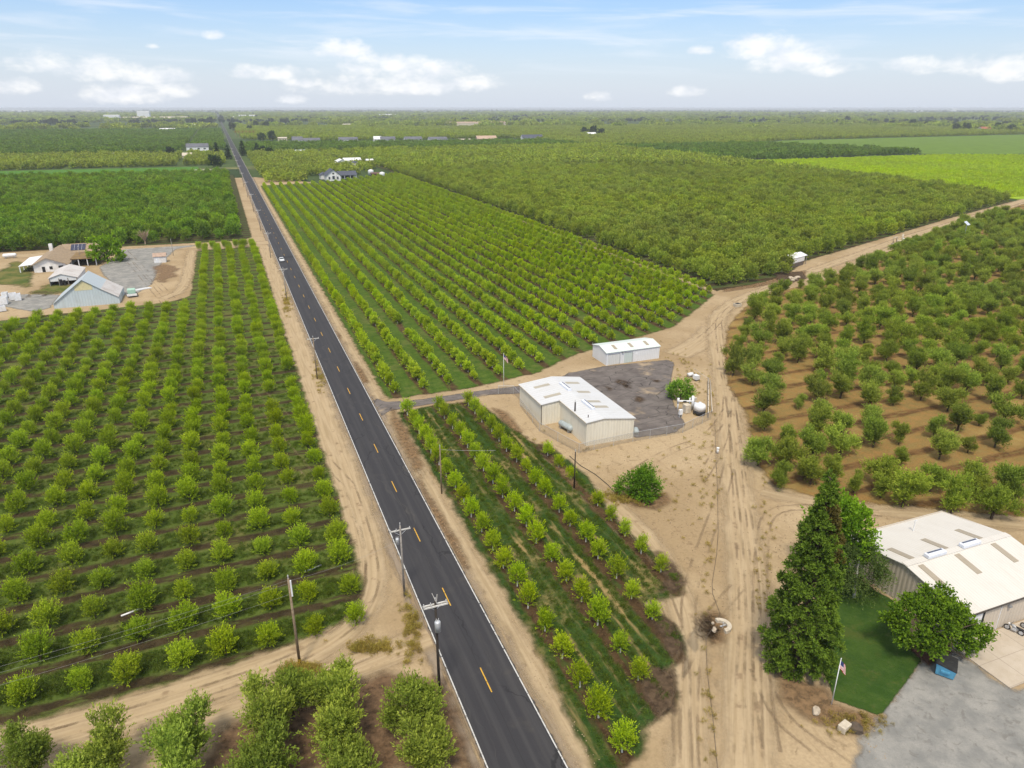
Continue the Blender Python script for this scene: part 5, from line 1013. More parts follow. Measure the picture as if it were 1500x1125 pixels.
# pump shed and other small sheds
gable('pump_shed', -28.4, 317.6, 4.4, 3.6, 2.6, 1.0, m_stucco, plain('pink_tan_roof', (0.42, 0.30, 0.23), (0.33, 0.24, 0.18), 1), 'small white shed with pinkish roof alone on the grey yard', 'shed', over=0.3, windows=(('front', -1.0, 0.02, 0.9, 1.9, m_whitep),))
gable('flat_house', -18.5, 737, 18, 9, 4.6, 0.6, plain('worn_cream_stucco', (0.52, 0.46, 0.37), (0.40, 0.34, 0.26), 0.4, 0.9), plain('worn_grey_roof', (0.46, 0.42, 0.36), (0.36, 0.33, 0.28), 0.3), 'low cream flat roofed house by the road beyond the deep green orchard', 'house', windows=[('front', u, 1.2, 1.6, 1.6, m_glass) for u in (-6, -1, 5)])
W3 = [('front', -3.5, 1.0, 1.4, 2.2, m_glass), ('front', 0, 1.0, 2.0, 2.8, m_glass), ('front', 3.5, 1.0, 1.4, 2.2, m_glass), ('front', 0, 5.2, 1.6, 1.2, m_glass)]
x, y = G(489, 264.5); f1 = gable('new_house', x, y + 9, 12, 18, 4.6, 4.4, m_stucco, m_slate, 'white gabled house with slate grey roof at the end of the row field', 'house', 'y', 0.7, W3)
MB().box(6.0, 21, 4.2, 11.8, 0, 3.4).build('wing_wall', m_stucco, f1); MB().slab([(5.2, 1.4, 3.3), (22, 1.4, 3.3), (22, 8, 6.4), (5.2, 8, 6.4)], .15).slab([(5.2, 8, 6.4), (22, 8, 6.4), (22, 14, 3.4), (5.2, 14, 3.4)], .15).build('wing_roof', m_slate, f1)
for xx in (7, 11, 16, 21): MB().box(xx - .2, xx + .2, 1.7, 2.1, 0, 3.2).build('porch_post', m_whitep, f1)
MB().box(9, 19, 4.1, 4.19, 0.4, 2.7).build('window', m_glass, f1); MB().box(-9, -6, 6, 16, 0, 3.4).build('side_wall', m_stucco, f1); MB().slab([(-9.6, 5.5, 3.4), (-5.6, 5.5, 5.4), (-5.6, 16.5, 5.4), (-9.6, 16.5, 3.4)], .15).build('side_roof', m_slate, f1)
x, y = G(502, 246); gable('far_barn', x, y + 8, 15, 18, 5.2, 3.2, m_stucco, m_whitep, 'white barn behind the slate roofed house, left of its neighbours', 'barn', 'y')
x, y = G(518, 243); gable('far_barn', x, y + 10, 18, 12, 5.6, 2.2, m_stucco, m_whitep, 'long white barn behind the slate roofed house', 'barn')
x, y = G(523, 246.5); gable('far_house', x, y + 4, 19, 14, 3.6, 3.2, plain('cream_stucco', (0.62, 0.58, 0.46), (0.52, 0.48, 0.38)), m_slate, 'cream house with grey roof behind the white gabled house', 'house', 'y')
x, y = G(541.5, 243); gable('far_shed', x, y, 7, 7, 6.0, 1.2, m_stucco, m_whitep, 'small white shed at the right end of the far farmyard', 'shed')
for px, py, r_, lab in ((543.5, 256, 2.6, 'round white water tank in the far yard beside the house'), (560, 260, 2.4, 'squat white water tank at the corner of the row field')):
    x, y = G(px, py); e = empty('water_tank', (x, y), 0, lab, 'tank'); MB().lathe([(r_, 0), (r_, 3.6), (r_ * .9, 4.2), (.4, 4.9)]).build('tank_body', m_whitep, e, True); MB().lathe([(.5, 4.8), (.5, 5.1)], n=10).build('lid', m_greym, e)
x, y = G(552, 258); gable('red_shed', x, y, 10, 5, 2.6, 0.8, plain('red_brown_boards', (0.17, 0.06, 0.04), (0.12, 0.05, 0.035)), plain('brown_roof', (0.16, 0.08, 0.06), (0.11, 0.07, 0.05)), 'low red brown shed between the two white far tanks', 'shed')
m_peach = plain('peach_tile_roof', (0.46, 0.33, 0.24), (0.38, 0.27, 0.2), 0.1); m_greyr = plain('far_grey_roof', (0.13, 0.135, 0.155), (0.10, 0.105, 0.12), 0.1)
FH = [(290, 220, 30, 16, 5.0, 4.5, m_stucco, m_greyr, 'dark grey hipped shed roof beyond the far left orchard'), (436, 209.5, 18, 16, 5, 6.0, m_stucco, m_greyr, 'white gabled house at the left end of the distant house row'), (456, 209, 31, 14, 3.6, 4.5, m_stucco, m_greyr, 'long grey roofed house in the distant row beside a white gable'), (414, 207, 16, 12, 6, 1.5, plain('cream_far_wall', (0.55, 0.5, 0.36), (0.5, 0.45, 0.32)), m_beige, 'cream house left of the distant house row'),
      (553, 207.5, 14, 14, 5, 4.5, m_stucco, m_whitep, 'small white gable left of the distant dark roofs'), (568, 207.5, 27, 14, 4, 5, m_stucco, m_greyr, 'white fronted house with grey roof in the middle of the distant row'), (605, 207.5, 32, 16, 4, 5, m_stucco, m_greyr, 'wide dark roofed house in the middle of the distant row'), (641, 207, 34, 16, 3.5, 4.5, m_stucco, m_greyr, 'dark roofed house left of the peach tiled one'),
      (712, 206, 38, 18, 4, 5, m_peach, m_peach, 'peach tiled house in the distant row of houses'), (680, 207, 24, 10, 3, 1.5, m_beige, m_beige, 'low pale garage beside the peach tiled house'), (779, 205, 42, 16, 4, 6, m_stucco, m_slate, 'white house with slate roof at the right end of the distant row'), (510, 207, 34, 14, 3.5, 4, m_stucco, m_greyr, 'grey roofed house among trees in the distant row'),
      (866, 199.5, 20, 10, 5, 3, m_stucco, m_whitep, 'white house under the dark tree clump in the far orchard'), (697, 184, 210, 40, 10, 3, m_beige, m_peach, 'long beige packing shed far beyond the house row'), (655, 182.5, 110, 30, 7, 2, m_whitep, m_whitep, 'long white shed far beside the lone dark conical tree'), (503, 184, 100, 30, 4, 2, m_beige, m_beige, 'low tan shed on the far bare patch'),
      (165, 176.5, 70, 40, 24, 2, m_whitep, m_whitep, 'tall white block at the left end of the distant packing plant'), (212, 175, 60, 40, 40, 2, m_whitep, m_whitep, 'tallest white tower block of the distant packing plant'), (206, 176.5, 150, 40, 14, 3, m_beige, m_beige, 'beige hall under the tall white tower of the packing plant'), (256, 176, 130, 40, 14, 3, m_peach, m_beige, 'beige hall at the right end of the distant packing plant'), (232, 176.5, 120, 40, 12, 3, m_whitep, m_beige, 'middle hall of the distant packing plant'), (186, 176, 80, 40, 12, 3, m_peach, m_peach, 'rust coloured hall left of the tall white tower'),
      (246, 193, 36, 16, 6, 3, m_whitep, m_whitep, 'small white shed in the orchard left of the far road'), (281, 185.5, 34, 14, 5, 4, m_stucco, m_whitep, 'white house left of the far road near the grove'), (293, 185.5, 34, 14, 5, 4, m_stucco, m_whitep, 'white house nearest the far road on the left'), (178, 230, 24, 10, 3, 2, m_whitep, m_whitep, 'pale roof showing in the orchard above the bright crop strip'), (277, 231, 14, 8, 3, 3, m_beige, m_beige, 'tan shed between the orchard rows left of the road'), (428, 226, 34, 10, 3.5, 2, m_whitep, R_PALE, 'pale blue roofed shed right of the cypresses'),
      (1397, 163.5, 130, 50, 40, 6, m_whitep, m_whitep, 'white tower building on the far right horizon'), (1443, 192, 40, 16, 6, 5, m_stucco, plain('red_tile_roof', (0.35, 0.12, 0.07), (0.3, 0.1, 0.06), 0.1), 'red roofed house in the far right tree belt'), (360, 172, 120, 30, 12, 3, m_whitep, m_whitep, 'low white shed right of where the road vanishes'), (343, 174, 90, 30, 10, 3, m_whitep, m_whitep, 'white shed beside the road near the horizon'), (568, 171, 120, 30, 14, 3, m_whitep, m_whitep, 'white sheds beyond the far central orchards'), (1205, 164, 120, 40, 24, 3, m_whitep, m_whitep, 'white shed on the horizon right of centre'),
      (30, 163.5, 240, 50, 18, 3, m_whitep, m_whitep, 'long white shed on the far left horizon'), (130, 163.5, 200, 50, 18, 3, m_beige, m_whitep, 'long pale shed on the left horizon'), (936, 163.5, 160, 50, 26, 3, m_beige, m_beige, 'pale block on the horizon at centre right'), (1345, 164, 160, 40, 16, 3, m_whitep, m_whitep, 'low white shed left of the far white tower'), (1000, 172, 90, 30, 8, 3, m_stucco, m_whitep, 'white farm shed in the far orchards right of centre')]
for n, (px, py, ww, dd, hh, ri, wm, rm, lab) in enumerate(FH):
    x, y = G(px, py); gable('distant_building', x, y, ww, dd, hh, ri, wm, rm, lab, 'building', over=0.4, rz=-0.05 * (n % 3), windows=[('front', u * ww, hh * .3, ww * .1, hh * .4, m_glass) for u in (-.3, .05, .32)] if hh < 8 else (), group='buildings far across the plain')

# ------------------------------------------------------------------ poles, wires, flags
m_bolt = plain('insulator_glaze', (0.5, 0.5, 0.5), (0.4, 0.4, 0.4), 3, 0.3); m_arm = plain('bleached_crossarm', (0.62, 0.61, 0.58), (0.48, 0.46, 0.42), 4, 0.8)
def utility_pole(x, y, h, wood, label, arms=((0.5, 2.4),), can=None, r=0.16, group=None, lean=0.0):
    e = empty('utility_pole', (x, y), 0, label, 'utility pole', group); MB().tube([(0, 0, -.3), (0, 0, h)], [r, r * .68], 9).build('pole', wood, e, True)
    for dz, L in arms:
        z = h - dz
        for sgn in ((-1, 1) if can == 'double' else (1,)):
            a = MB().box(-L / 2, L / 2, sgn * (r + .01) - .055, sgn * (r + .01) + .055, z - .07, z + .07).build('crossarm', m_arm, e)
            mb = MB()
            for u in (-.46, -.18, .46): mb.lathe([(.05, .07), (.07, .14), (.05, .2), (.06, .26), (.02, .3)], (u * L, sgn * (r + .01), z), 8)
            mb.build('insulator', m_bolt, e, True).parent = a
        MB().tube([(-L * .3, r, z - .07), (0, r, z - .75)], .025, 5).tube([(L * .3, r, z - .07), (0, r, z - .75)], .025, 5).build('brace', m_galv, e)
    MB().tube([(0, 0, h - .05), (0, 0, h + .3)], .05, 6).lathe([(.05, .2), (.08, .3), (.04, .45)], (0, 0, h), 8).build('top_pin', m_bolt, e)
    if can:
        cx, cy, cz = (0.0, -r - .34, h - 3.3) if can == 'double' else (-r - .30, 0, h - 2.6); s = 1.0 if can == 'double' else .72
        t_ = MB().lathe([(.30 * s, 0), (.31 * s, 1.1 * s), (.27 * s, 1.2 * s), (.1 * s, 1.28 * s)], (cx, cy, cz), 16).build('transformer', m_galv, e, True)
        MB().tube([(cx - .1, cy, cz + 1.2 * s), (cx - .12, cy, cz + 1.55 * s)], .04, 6).tube([(cx + .1, cy, cz + 1.2 * s), (cx + .12, cy, cz + 1.55 * s)], .04, 6).build('bushing', m_bolt, e).parent = t_
        if can == 'double': MB().tube([(.1, -.1, h), (.16, -.2, h + .9)], .035, 6).tube([(-.3, 0, h + 1.0), (.1, -.1, h - .2)], .03, 6).build('lightning_arm', m_arm, e)
    return e
P0 = (13.9, 56.4); P1 = (14.4, 74.5); P2 = (13.8, 158.2)
utility_pole(*P0, 12.6, m_tar, 'black tarred pole with double crossarm and transformer beside the road', ((0.5, 2.5),), 'double', .17)
utility_pole(*P1, 10.4, m_grey, 'grey weathered pole with transformer standing in yellow roadside weeds', ((0.75, 2.6),), 'single', .15)
utility_pole(*P2, 9.9, m_pole, 'wooden roadside pole with crossarm opposite the driveway', ((0.3, 2.6),), None, .15)
for n, (yy, lab) in enumerate([(235, 'wooden roadside pole with crossarm just this side of the silver car'), (310, 'roadside pole just beyond the silver car'), (385, 'roadside pole at the corner of the deep green orchard'), (460, 'roadside pole along the deep green orchard, second beyond its corner')]):
    utility_pole(13.6, yy, 10.4, m_grey, lab, ((0.3, 2.6),), None, .15)
for k in range(7): utility_pole(13.4, 540 + 78 * k, 10.4, m_grey, 'small distant pole along the left edge of the far road', ((0.3, 2.6),), None, .16, 'distant roadside poles')
x, y = G(440, 978); lp = utility_pole(x, y, 11.9, m_pole, 'tall bare wooden pole with striped base beside the dirt lane', (), None, .17)
MB().tube([(0, 0, .35), (0, 0, 1.25)], .185, 10).build('stripe_band', plain('yellow_black_band', (0.55, 0.36, 0.03), (0.04, 0.03, 0.02), 9, 0.7), lp); MB().box(.1, .26, -.08, .08, 9.6, 11.6).build('riser', m_whitep, lp)
LPX = (x, y)
x, y = G(647, 723); fp = utility_pole(x, y, 8.3, m_pole, 'thin bare wooden pole in the first row of pale trees', (), None, .13)
x, y = G(841, 715); utility_pole(x, y, 6.6, m_tar, 'short dark pole at the fourth row of pale trees', (), None, .13)
x, y = G(841, 636); utility_pole(x, y, 6.6, m_tar, 'dark pole rising in the notch of the warehouse wall', (), None, .2)
x, y = G(254, 374); utility_pole(x, y, 6.5, m_grey, 'thin grey pole on the grey yard by the white shed', (), None, .12)
x, y = G(124, 380); utility_pole(x, y - 8, 6.5, m_grey, 'thin grey pole in front of the farmhouse carport', (), None, .12)
def wire(a, b, sag, r, label, cat='power line', grp=None, mat=None):
    pts = [(a[0] + (b[0] - a[0]) * t, a[1] + (b[1] - a[1]) * t, a[2] + (b[2] - a[2]) * t - sag * 4 * t * (1 - t)) for t in [i / 14 for i in range(15)]]
    return tag(MB().tube(pts, r, 4, 0, False).build('power_line', mat or plain('dull_wire', (0.30, 0.30, 0.29), (0.25, 0.25, 0.24))), label, cat, grp)
wire((LPX[0], LPX[1], 11.7), (LPX[0] - 52, LPX[1] - 4.0, 11.2), .9, .008, 'upper pale wire running left from the striped pole over the field')
wire((LPX[0], LPX[1], 11.3), (LPX[0] - 52, LPX[1] - 4.6, 10.9), 1.0, .008, 'middle pale wire running left from the striped pole over the field')
wire((LPX[0], LPX[1], 9.9), (LPX[0] - 52, LPX[1] - 4.0, 9.0), .9, .008, 'lower pale wire running left from the striped pole over the field')
wire((LPX[0], LPX[1], 11.6), (P1[0], P1[1], 8.4), .5, .010, 'wire from the striped pole to the grey transformer pole')
x, y = G(647, 723); wire((x, y, 7.9), (x + 8.2, y - 3.1, 7.7), .1, .025, 'short pale wire reaching right from the thin bare pole')
m_red = plain('flag_red', (0.45, 0.03, 0.035), (0.4, 0.03, 0.03)); m_navy = plain('flag_blue', (0.03, 0.045, 0.16), (0.025, 0.04, 0.13)); m_fwhite = plain('flag_white', (0.75, 0.74, 0.72), (0.7, 0.68, 0.66))
def flagpole(x, y, h, fw, fh, label):
    e = empty('flagpole', (x, y), 0, label, 'flagpole'); MB().tube([(0, 0, 0), (0, 0, h)], [.06, .035], 8).lathe([(.02, 0), (.07, .06), (.02, .13)], (0, 0, h), 8).build('pole', m_whitep, e, True)
    mb = MB(); n = 10
    def fp_(u, v): return (.05 + fw * u * .62, .18 * math.sin(u * 9 + v), h - .25 - fh * v - fw * .75 * u ** 1.2)
    for i in range(n):
        for j in range(13):
            m_ = 2 if (i < 4 and j < 7) else (0 if j % 2 == 0 else 1)
            mb.quad(fp_(i / n, j / 13), fp_((i + 1) / n, j / 13), fp_((i + 1) / n, (j + 1) / 13), fp_(i / n, (j + 1) / 13), m_)
    mb.build('flag', [m_red, m_fwhite, m_navy], e)
flagpole(*G(1218, 1032), 6.0, 1.5, 1.0, 'white flagpole with limp striped flag beside the conifer lawn'); flagpole(*G(738, 575), 9.0, 1.5, 1.0, 'tall white flagpole with small limp flag by the warehouse driveway')

# ------------------------------------------------------------------ well pump, tanks, fences, yard things
x, y = G(1024, 606); e = empty('chemical_tank', (x, y), 0, 'round tank with white domed top and black base near the well pump', 'tank'); MB().lathe([(1.22, 0), (1.22, .9)], n=28).build('base', m_black, e, True); MB().lathe([(1.2, .9), (1.2, 1.75), (1.05, 2.05), (.5, 2.3), (.28, 2.34), (.28, 2.45)], n=28).build('dome', m_whitep, e, True); MB().lathe([(.3, 2.44), (.3, 2.52)], n=14).build('lid', m_vent, e)
wp = empty('well_pump', G(1010, 602), 0, 'white well pump with upright pipes and beige control cabinet', 'pump')
MB().box(-1.6, -.35, -.9, .35, 0, 1.75).build('cabinet', m_beige, wp, False, .04); MB().box(-1.3, -.7, .3, .7, 1.9, 2.2).build('switch', m_dark, wp)
MB().tube([(.5, 0, 0), (.5, 0, 3.3)], .16, 10).tube([(.95, .3, 0), (.95, .3, 3.0)], .12, 10).tube([(.2, .5, 0), (.2, .5, 2.7)], .12, 10).build('upright_pipe', m_whitep, wp, True)
MB().tube([(.5, 0, 2.1), (-1.9, 1.1, 2.1), (-2.1, 1.2, 1.7), (-2.1, 1.2, 0)], .17, 10).tube([(-2.1, 1.2, 1.6), (-2.1, 1.2, 2.7)], .24, 10).build('discharge_pipe', m_whitep, wp, True)
MB().lathe([(.34, 0), (.34, 1.1), (.26, 1.3)], (1.1, .7, 1.5), 14).box(1.2, 1.7, -.1, .5, .8, 1.6).build('motor', m_vent, wp, True); MB().box(1.4, 2.0, .6, 1.0, 1.7, 2.4).build('junction_box', m_beige, wp)
for n, (px, py, w_, h_, m_, lab) in enumerate([(996.5, 611, .75, 1.5, m_whitep, 'small white cabinet on legs left of the well pump'), ]):
    e = empty('control_box', G(px, py), 0, lab, 'cabinet'); MB().box(-w_ / 2, w_ / 2, -.25, .25, .6, .6 + h_ * .7).build('box', m_, e, False, .03); MB().box(-.3, -.22, -.1, .1, 0, .6).box(.22, .3, -.1, .1, 0, .6).build('leg', m_galv, e)
def tote(x, y, label):
    e = empty('liquid_tote', (x, y), .1, label, 'tote'); MB().box(-.52, .52, -.58, .58, .15, 1.2).build('bottle', m_whitep, e, False, .06); MB().box(-.6, .6, -.65, .65, 0, .14).build('pallet', m_black, e)
    mb = MB()
    for u in (-.55, -.18, .18, .55): mb.box(u - .015, u + .015, -.66, -.63, .14, 1.25).box(u - .015, u + .015, .63, .66, .14, 1.25)
    for z in (.4, .8, 1.24): mb.box(-.6, .6, -.675, -.662, z - .015, z + .015).box(-.6, .6, .662, .675, z - .015, z + .015)
    mb.build('cage', m_galv, e)
x, y = G(1019.5, 556.5); tote(x, y, 'white caged liquid tote near the pipe fence'); x, y = G(1011, 552); e = empty('small_tank', (x, y), 0, 'small white drum tank peeking behind the yard tree', 'tank'); MB().tube([(-.6, 0, .6), (.6, 0, .6)], .45, 14).build('tank_body', m_whitep, e, True); MB().box(-.5, -.4, -.3, .3, 0, .3).box(.4, .5, -.3, .3, 0, .3).build('leg', m_greym, e)
def tank_lying(px, py, L, r, rz, m_, label, z0=.35):
    x, y = G(px, py); e = empty('fuel_tank', (x, y), rz, label, 'tank'); k = [(-L / 2, r * .2), (-L / 2 + r * .25, r * .75), (-L / 2 + r * .7, r), (L / 2 - r * .7, r), (L / 2 - r * .25, r * .75), (L / 2, r * .2)]
    MB().tube([(u, 0, r + z0) for u, q in k], [q for u, q in k], 16).build('tank_body', m_, e, True)
    for u in (-.3, .3): MB().box(u * L - .12, u * L + .12, -r * .8, r * .8, 0, z0 + r * .45).build('saddle', m_greym, e)
m_ptank = plain('pale_blue_tank_paint', (0.38, 0.43, 0.44), (0.30, 0.34, 0.35), 1.5, 0.5)
tank_lying(829, 630, 4.0, .62, -1.35, m_ptank, 'pale blue lying tank in the warehouse wall notch'); tank_lying(931, 637, 1.7, .55, 1.2, m_ptank, 'pale lying tank behind the front corner of the warehouse'); tank_lying(15, 378, 5.0, .8, .1, m_whitep, 'long white lying tank on dirt left of the farmhouse')
# chain link fence round the warehouse
m_mesh, t = newmat('chain_link'); p = t.pos(); x, y, z = t.sep(p)
w1 = t.math('ABSOLUTE', t.math('SINE', t.math('MULTIPLY', t.math('ADD', t.math('ADD', x, y), z), 26.0))); w2 = t.math('ABSOLUTE', t.math('SINE', t.math('MULTIPLY', t.math('SUBTRACT', t.math('ADD', x, y), z), 26.0)))
finish(t, (0.30, 0.29, 0.27), 0.6, None, t.math('MULTIPLY', t.math('GREATER_THAN', t.math('MAXIMUM', w1, w2), 0.95), 0.75), 0.3)
def fence(path, h, label, n_extra=3.2, mesh=True):
    e = empty('chain_link_fence', path[0], 0, label, 'fence'); e['base'] = (path[0][0], path[0][1], 0.0); mb, rail = MB(), MB()
    for a, b in zip(path, path[1:]):
        mb.quad((a[0], a[1], .05), (b[0], b[1], .05), (b[0], b[1], h), (a[0], a[1], h)); rail.tube([(a[0], a[1], h), (b[0], b[1], h)], .025, 5)
        L = math.hypot(b[0] - a[0], b[1] - a[1]); k = max(1, int(L / n_extra))
        for i in range(k): u = i / k; MB().tube([(a[0] + (b[0] - a[0]) * u, a[1] + (b[1] - a[1]) * u, 0), (a[0] + (b[0] - a[0]) * u, a[1] + (b[1] - a[1]) * u, h + .1)], .035, 6).build('post', m_galv, e)
    mb.build('mesh_panel', m_mesh, e); rail.build('top_rail', m_galv, e)
fence([G(*q) for q in [(762, 596), (790, 632), (817, 647), (848, 664), (870, 659), (927, 647), (1000, 634), (1042, 614)]], 1.9, 'chain link fence along the front and side of the warehouse'); fence([G(*q) for q in [(730, 577), (752, 577), (764, 590)]], 1.9, 'short chain link gate fence at the driveway end')
pf = empty('pipe_fence', G(1037, 608), 0, 'pale pipe fence beside the pump between yard and dirt track', 'fence'); pf['base'] = (*G(1037, 608), 0.0)
A, B, C = G(1037, 612), G(1037, 560), G(1016, 545); A2, B2 = G(1043, 606), G(1040, 560)
MB().tube([(*A, .9), (*B, .9)], .11, 8).tube([(*A2, .5), (*B2, .5)], .09, 8).tube([(*B, .9), (*C, .9)], .06, 6).build('rail', plain('bleached_pipe', (0.58, 0.52, 0.43), (0.45, 0.39, 0.31)), pf, True)
for k in range(7): u = k / 6; MB().box(A[0] + (B[0] - A[0]) * u - .07, A[0] + (B[0] - A[0]) * u + .07, A[1] + (B[1] - A[1]) * u - .07, A[1] + (B[1] - A[1]) * u + .07, 0, 1.1).build('post', m_grey, pf)
# concrete arc, rubble, rocks, hose, standpipe
m_conc2 = plain('cast_concrete', (0.55, 0.49, 0.39), (0.43, 0.37, 0.29), 2.5, 0.9, 0, 0.3)
x, y = G(1056, 919); e = empty('concrete_arc', (x, y), 0, 'broken half ring of pale concrete pipe lying beside the dirt track', 'pipe'); mb = MB()
for i in range(15):
    a0, a1 = -1.75 + 3.3 * i / 15, -1.75 + 3.3 * (i + 1) / 15; P = []
    for a in (a0, a1):
        for r_, z in ((.72, 0), (1.22, 0), (1.22, .42), (.72, .42)): P.append((r_ * math.cos(a), r_ * math.sin(a), z))
    mb.add(P, [(0, 1, 5, 4), (1, 2, 6, 5), (2, 3, 7, 6), (3, 0, 4, 7)] + ([(3, 2, 1, 0)] if i == 0 else []) + ([(4, 5, 6, 7)] if i == 14 else []))
mb.build('ring', m_conc2, e); MB().box(-.1, .85, -.05, .1, .1, .2).tube([(.1, -.2, .0), (.1, -.2, .9)], .05, 6).build('valve', m_galv, e)
def rock(px, py, sx, sy, sz, seed, m_, label, cat='rock', name='rock'):
    g = random.Random(seed); bm = bmesh.new(); bmesh.ops.create_icosphere(bm, subdivisions=2, radius=1)
    for v in bm.verts: k = g.uniform(.78, 1.15); v.co = Vector((v.co.x * sx * k, v.co.y * sy * k, max(-.15, v.co.z * sz * k + sz * .5)))
    me = bpy.data.meshes.new(name); bm.to_mesh(me); bm.free(); me.materials.append(m_); o = bpy.data.objects.new(name, me); COL.objects.link(o); o.location = (*G(px, py), 0); o.rotation_euler = (0, 0, g.uniform(0, 6)); tag(o, label, cat); return o
rock(1046, 924, .45, .3, .3, 1, m_rockm, 'pale rubble lump left of the concrete half ring'); rock(1044, 914, .2, .2, .2, 2, m_rockm, 'tiny rubble lump above the concrete half ring'); rock(1195, 1043, .7, .4, .3, 3, m_rockm, 'flat pale stone near the base of the flagpole'); rock(1252, 1069, .85, .6, .5, 5, plain('dark_rock', (0.10, 0.075, 0.055), (0.06, 0.05, 0.04), 2, 0.95, 0, .6), 'dark boulder beside the pale concrete block')
x, y = G(1236, 1069); e = empty('concrete_block', (x, y), .25, 'pale concrete block beside the dark boulder on the dirt', 'block'); MB().box(-.62, .62, -.4, .4, 0, .75).build('block', m_conc2, e, False, .06); MB().box(-.35, .35, -.45, -.402, .05, .3).build('notch', m_dark, e)
x, y = G(1051, 664); e = empty('standpipe', (x, y), 0, 'short white standpipe capped beside the dirt track', 'pipe'); MB().lathe([(.2, 0), (.2, 1.0)], n=14).build('pipe', m_whitep, e, True); MB().lathe([(.27, .95), (.27, 1.12), (.1, 1.2)], n=14).build('cap', m_whitep, e, True)
x, y = G(1080, 449); e = empty('irrigation_box', (x, y), 0, 'square pale concrete irrigation box at the track bend', 'box'); MB().box(-1.0, 1.0, -.9, .9, 0, 1.0).build('box', m_conc2, e, False, .05); MB().box(-.75, .75, -.65, .65, 1.002, 1.05).build('opening', m_dark, e)
mb = MB(); hp = [Vector((*G(*q), .04)) for q in [(1054, 1180), (1051, 1125), (1044, 1050), (1036, 985), (1034, 935), (1041, 925), (1055, 900), (1044, 870), (1043, 855), (1050, 810), (1052, 780), (1051, 720), (1048, 650), (1047, 616)]]
tag(MB().tube(hp, .03, 5).build('hose', plain('dusty_hose', (0.13, 0.10, 0.075), (0.09, 0.07, 0.05), 2, .9)), 'long thin black hose lying beside the dirt track', 'hose'); tag(MB().tube([Vector((*G(*q), .04)) for q in [(834, 668), (850, 682), (872, 695), (890, 710), (901, 722)]], .05, 5).build('hose', m_rubber), 'dark hose curving from the warehouse to the round shrub', 'hose')
# shelter and solar panel in the orchards
x, y = G(1162, 388); e = empty('shelter', (x, y), .35, 'small white roofed shelter at the closed orchard edge', 'shelter'); MB().slab([(-5.5, -2.6, 3.6), (5.5, -2.6, 3.6), (5.5, .4, 4.5), (-5.5, .4, 4.5)], .15).slab([(-5.5, .4, 4.5), (5.5, .4, 4.5), (5.5, 2.8, 3.8), (-5.5, 2.8, 3.8)], .15).build('roof', m_whitep, e)
MB().box(-5.2, 3.2, -2.45, -2.35, 0, 1.6).box(-5.2, -5.1, -2.3, 2.5, 0, 3.6).build('wall', plain('dark_boards', (0.10, 0.08, 0.07), (0.15, 0.12, 0.1), 1), e); MB().box(-5.2, 3.6, -2.47, -2.37, 1.62, 3.5).build('canopy_side', m_whitep, e)
for u, v in ((-5.2, -2.4), (5.2, -2.4), (-5.2, 2.5), (5.2, 2.5), (0.2, 2.5)): MB().box(u - .1, u + .1, v - .1, v + .1, 0, 3.7).build('post', m_grey, e)
x, y = G(1410, 357); e = empty('solar_mast', (x, y), .4, 'white solar panel pair on a pole above the orchard', 'solar panel'); MB().tube([(0, 0, 0), (0, 0, 9.4)], .14, 8).build('pole', m_galv, e); MB().slab([(-1.9, -.9, 8.6), (1.9, -.9, 8.6), (1.9, .9, 10.0), (-1.9, .9, 10.0)], .1).build('panel', plain('pale_panel', (0.62, 0.66, 0.72), (0.55, 0.6, 0.66), .5, .3), e)
x, y = G(1316, 358); e = empty('track_pump', (x, y), 0, 'pale irrigation pump with pipe loops at the edge of the far track', 'pump'); MB().box(-3, 3, -1.5, 1.5, 0, .5).build('slab', m_conc2, e); MB().tube([(-3.5, 0, .8), (-3.5, 0, 3.4), (-1.5, 0, 3.4), (-1.5, 0, .5)], .3, 8).tube([(1.8, 0, .5), (1.8, 0, 4.6)], .35, 8).tube([(-1.5, 0, 1.6), (3.4, 0, 1.6)], .3, 8).build('pipe', m_beige, e, True); MB().lathe([(.7, 0), (.7, 1.6), (.4, 2)], (3.2, .4, .5), 12).build('motor', m_whitep, e, True)
for n, (px, py, s) in enumerate([(1158, 408, 1.1), (1164, 409, .9), (1168, 407, 1.0), (1161, 411, .8)]): rock(px, py, 1.3 * s, .9 * s, .5 * s, 20 + n, m_rockm, ['largest pale lump in the burn heap by the shelter', 'middle pale lump in the burn heap by the shelter', 'right pale lump in the burn heap by the shelter', 'front pale lump in the burn heap by the shelter'][n], 'rubble', 'rubble_lump')
# barnyard bits
def crate(px, py, w_, d_, h_, label, rz=.2, m_=None):
    x, y = G(px, py); e = empty('field_bin', (x, y), rz, label, 'bin'); mb = MB(); t_ = .1
    mb.box(-w_ / 2, w_ / 2, -d_ / 2, -d_ / 2 + t_, .25, h_).box(-w_ / 2, w_ / 2, d_ / 2 - t_, d_ / 2, .25, h_).box(-w_ / 2, -w_ / 2 + t_, -d_ / 2 + t_, d_ / 2 - t_, .25, h_).box(w_ / 2 - t_, w_ / 2, -d_ / 2 + t_, d_ / 2 - t_, .25, h_).box(-w_ / 2, w_ / 2, -d_ / 2, d_ / 2, .15, .25); mb.build('side_board', m_ or m_whitep, e)
    MB().box(-w_ / 2, -w_ / 2 + .3, -d_ / 2, d_ / 2, 0, .149).box(w_ / 2 - .3, w_ / 2, -d_ / 2, d_ / 2, 0, .149).build('runner', m_grey, e)
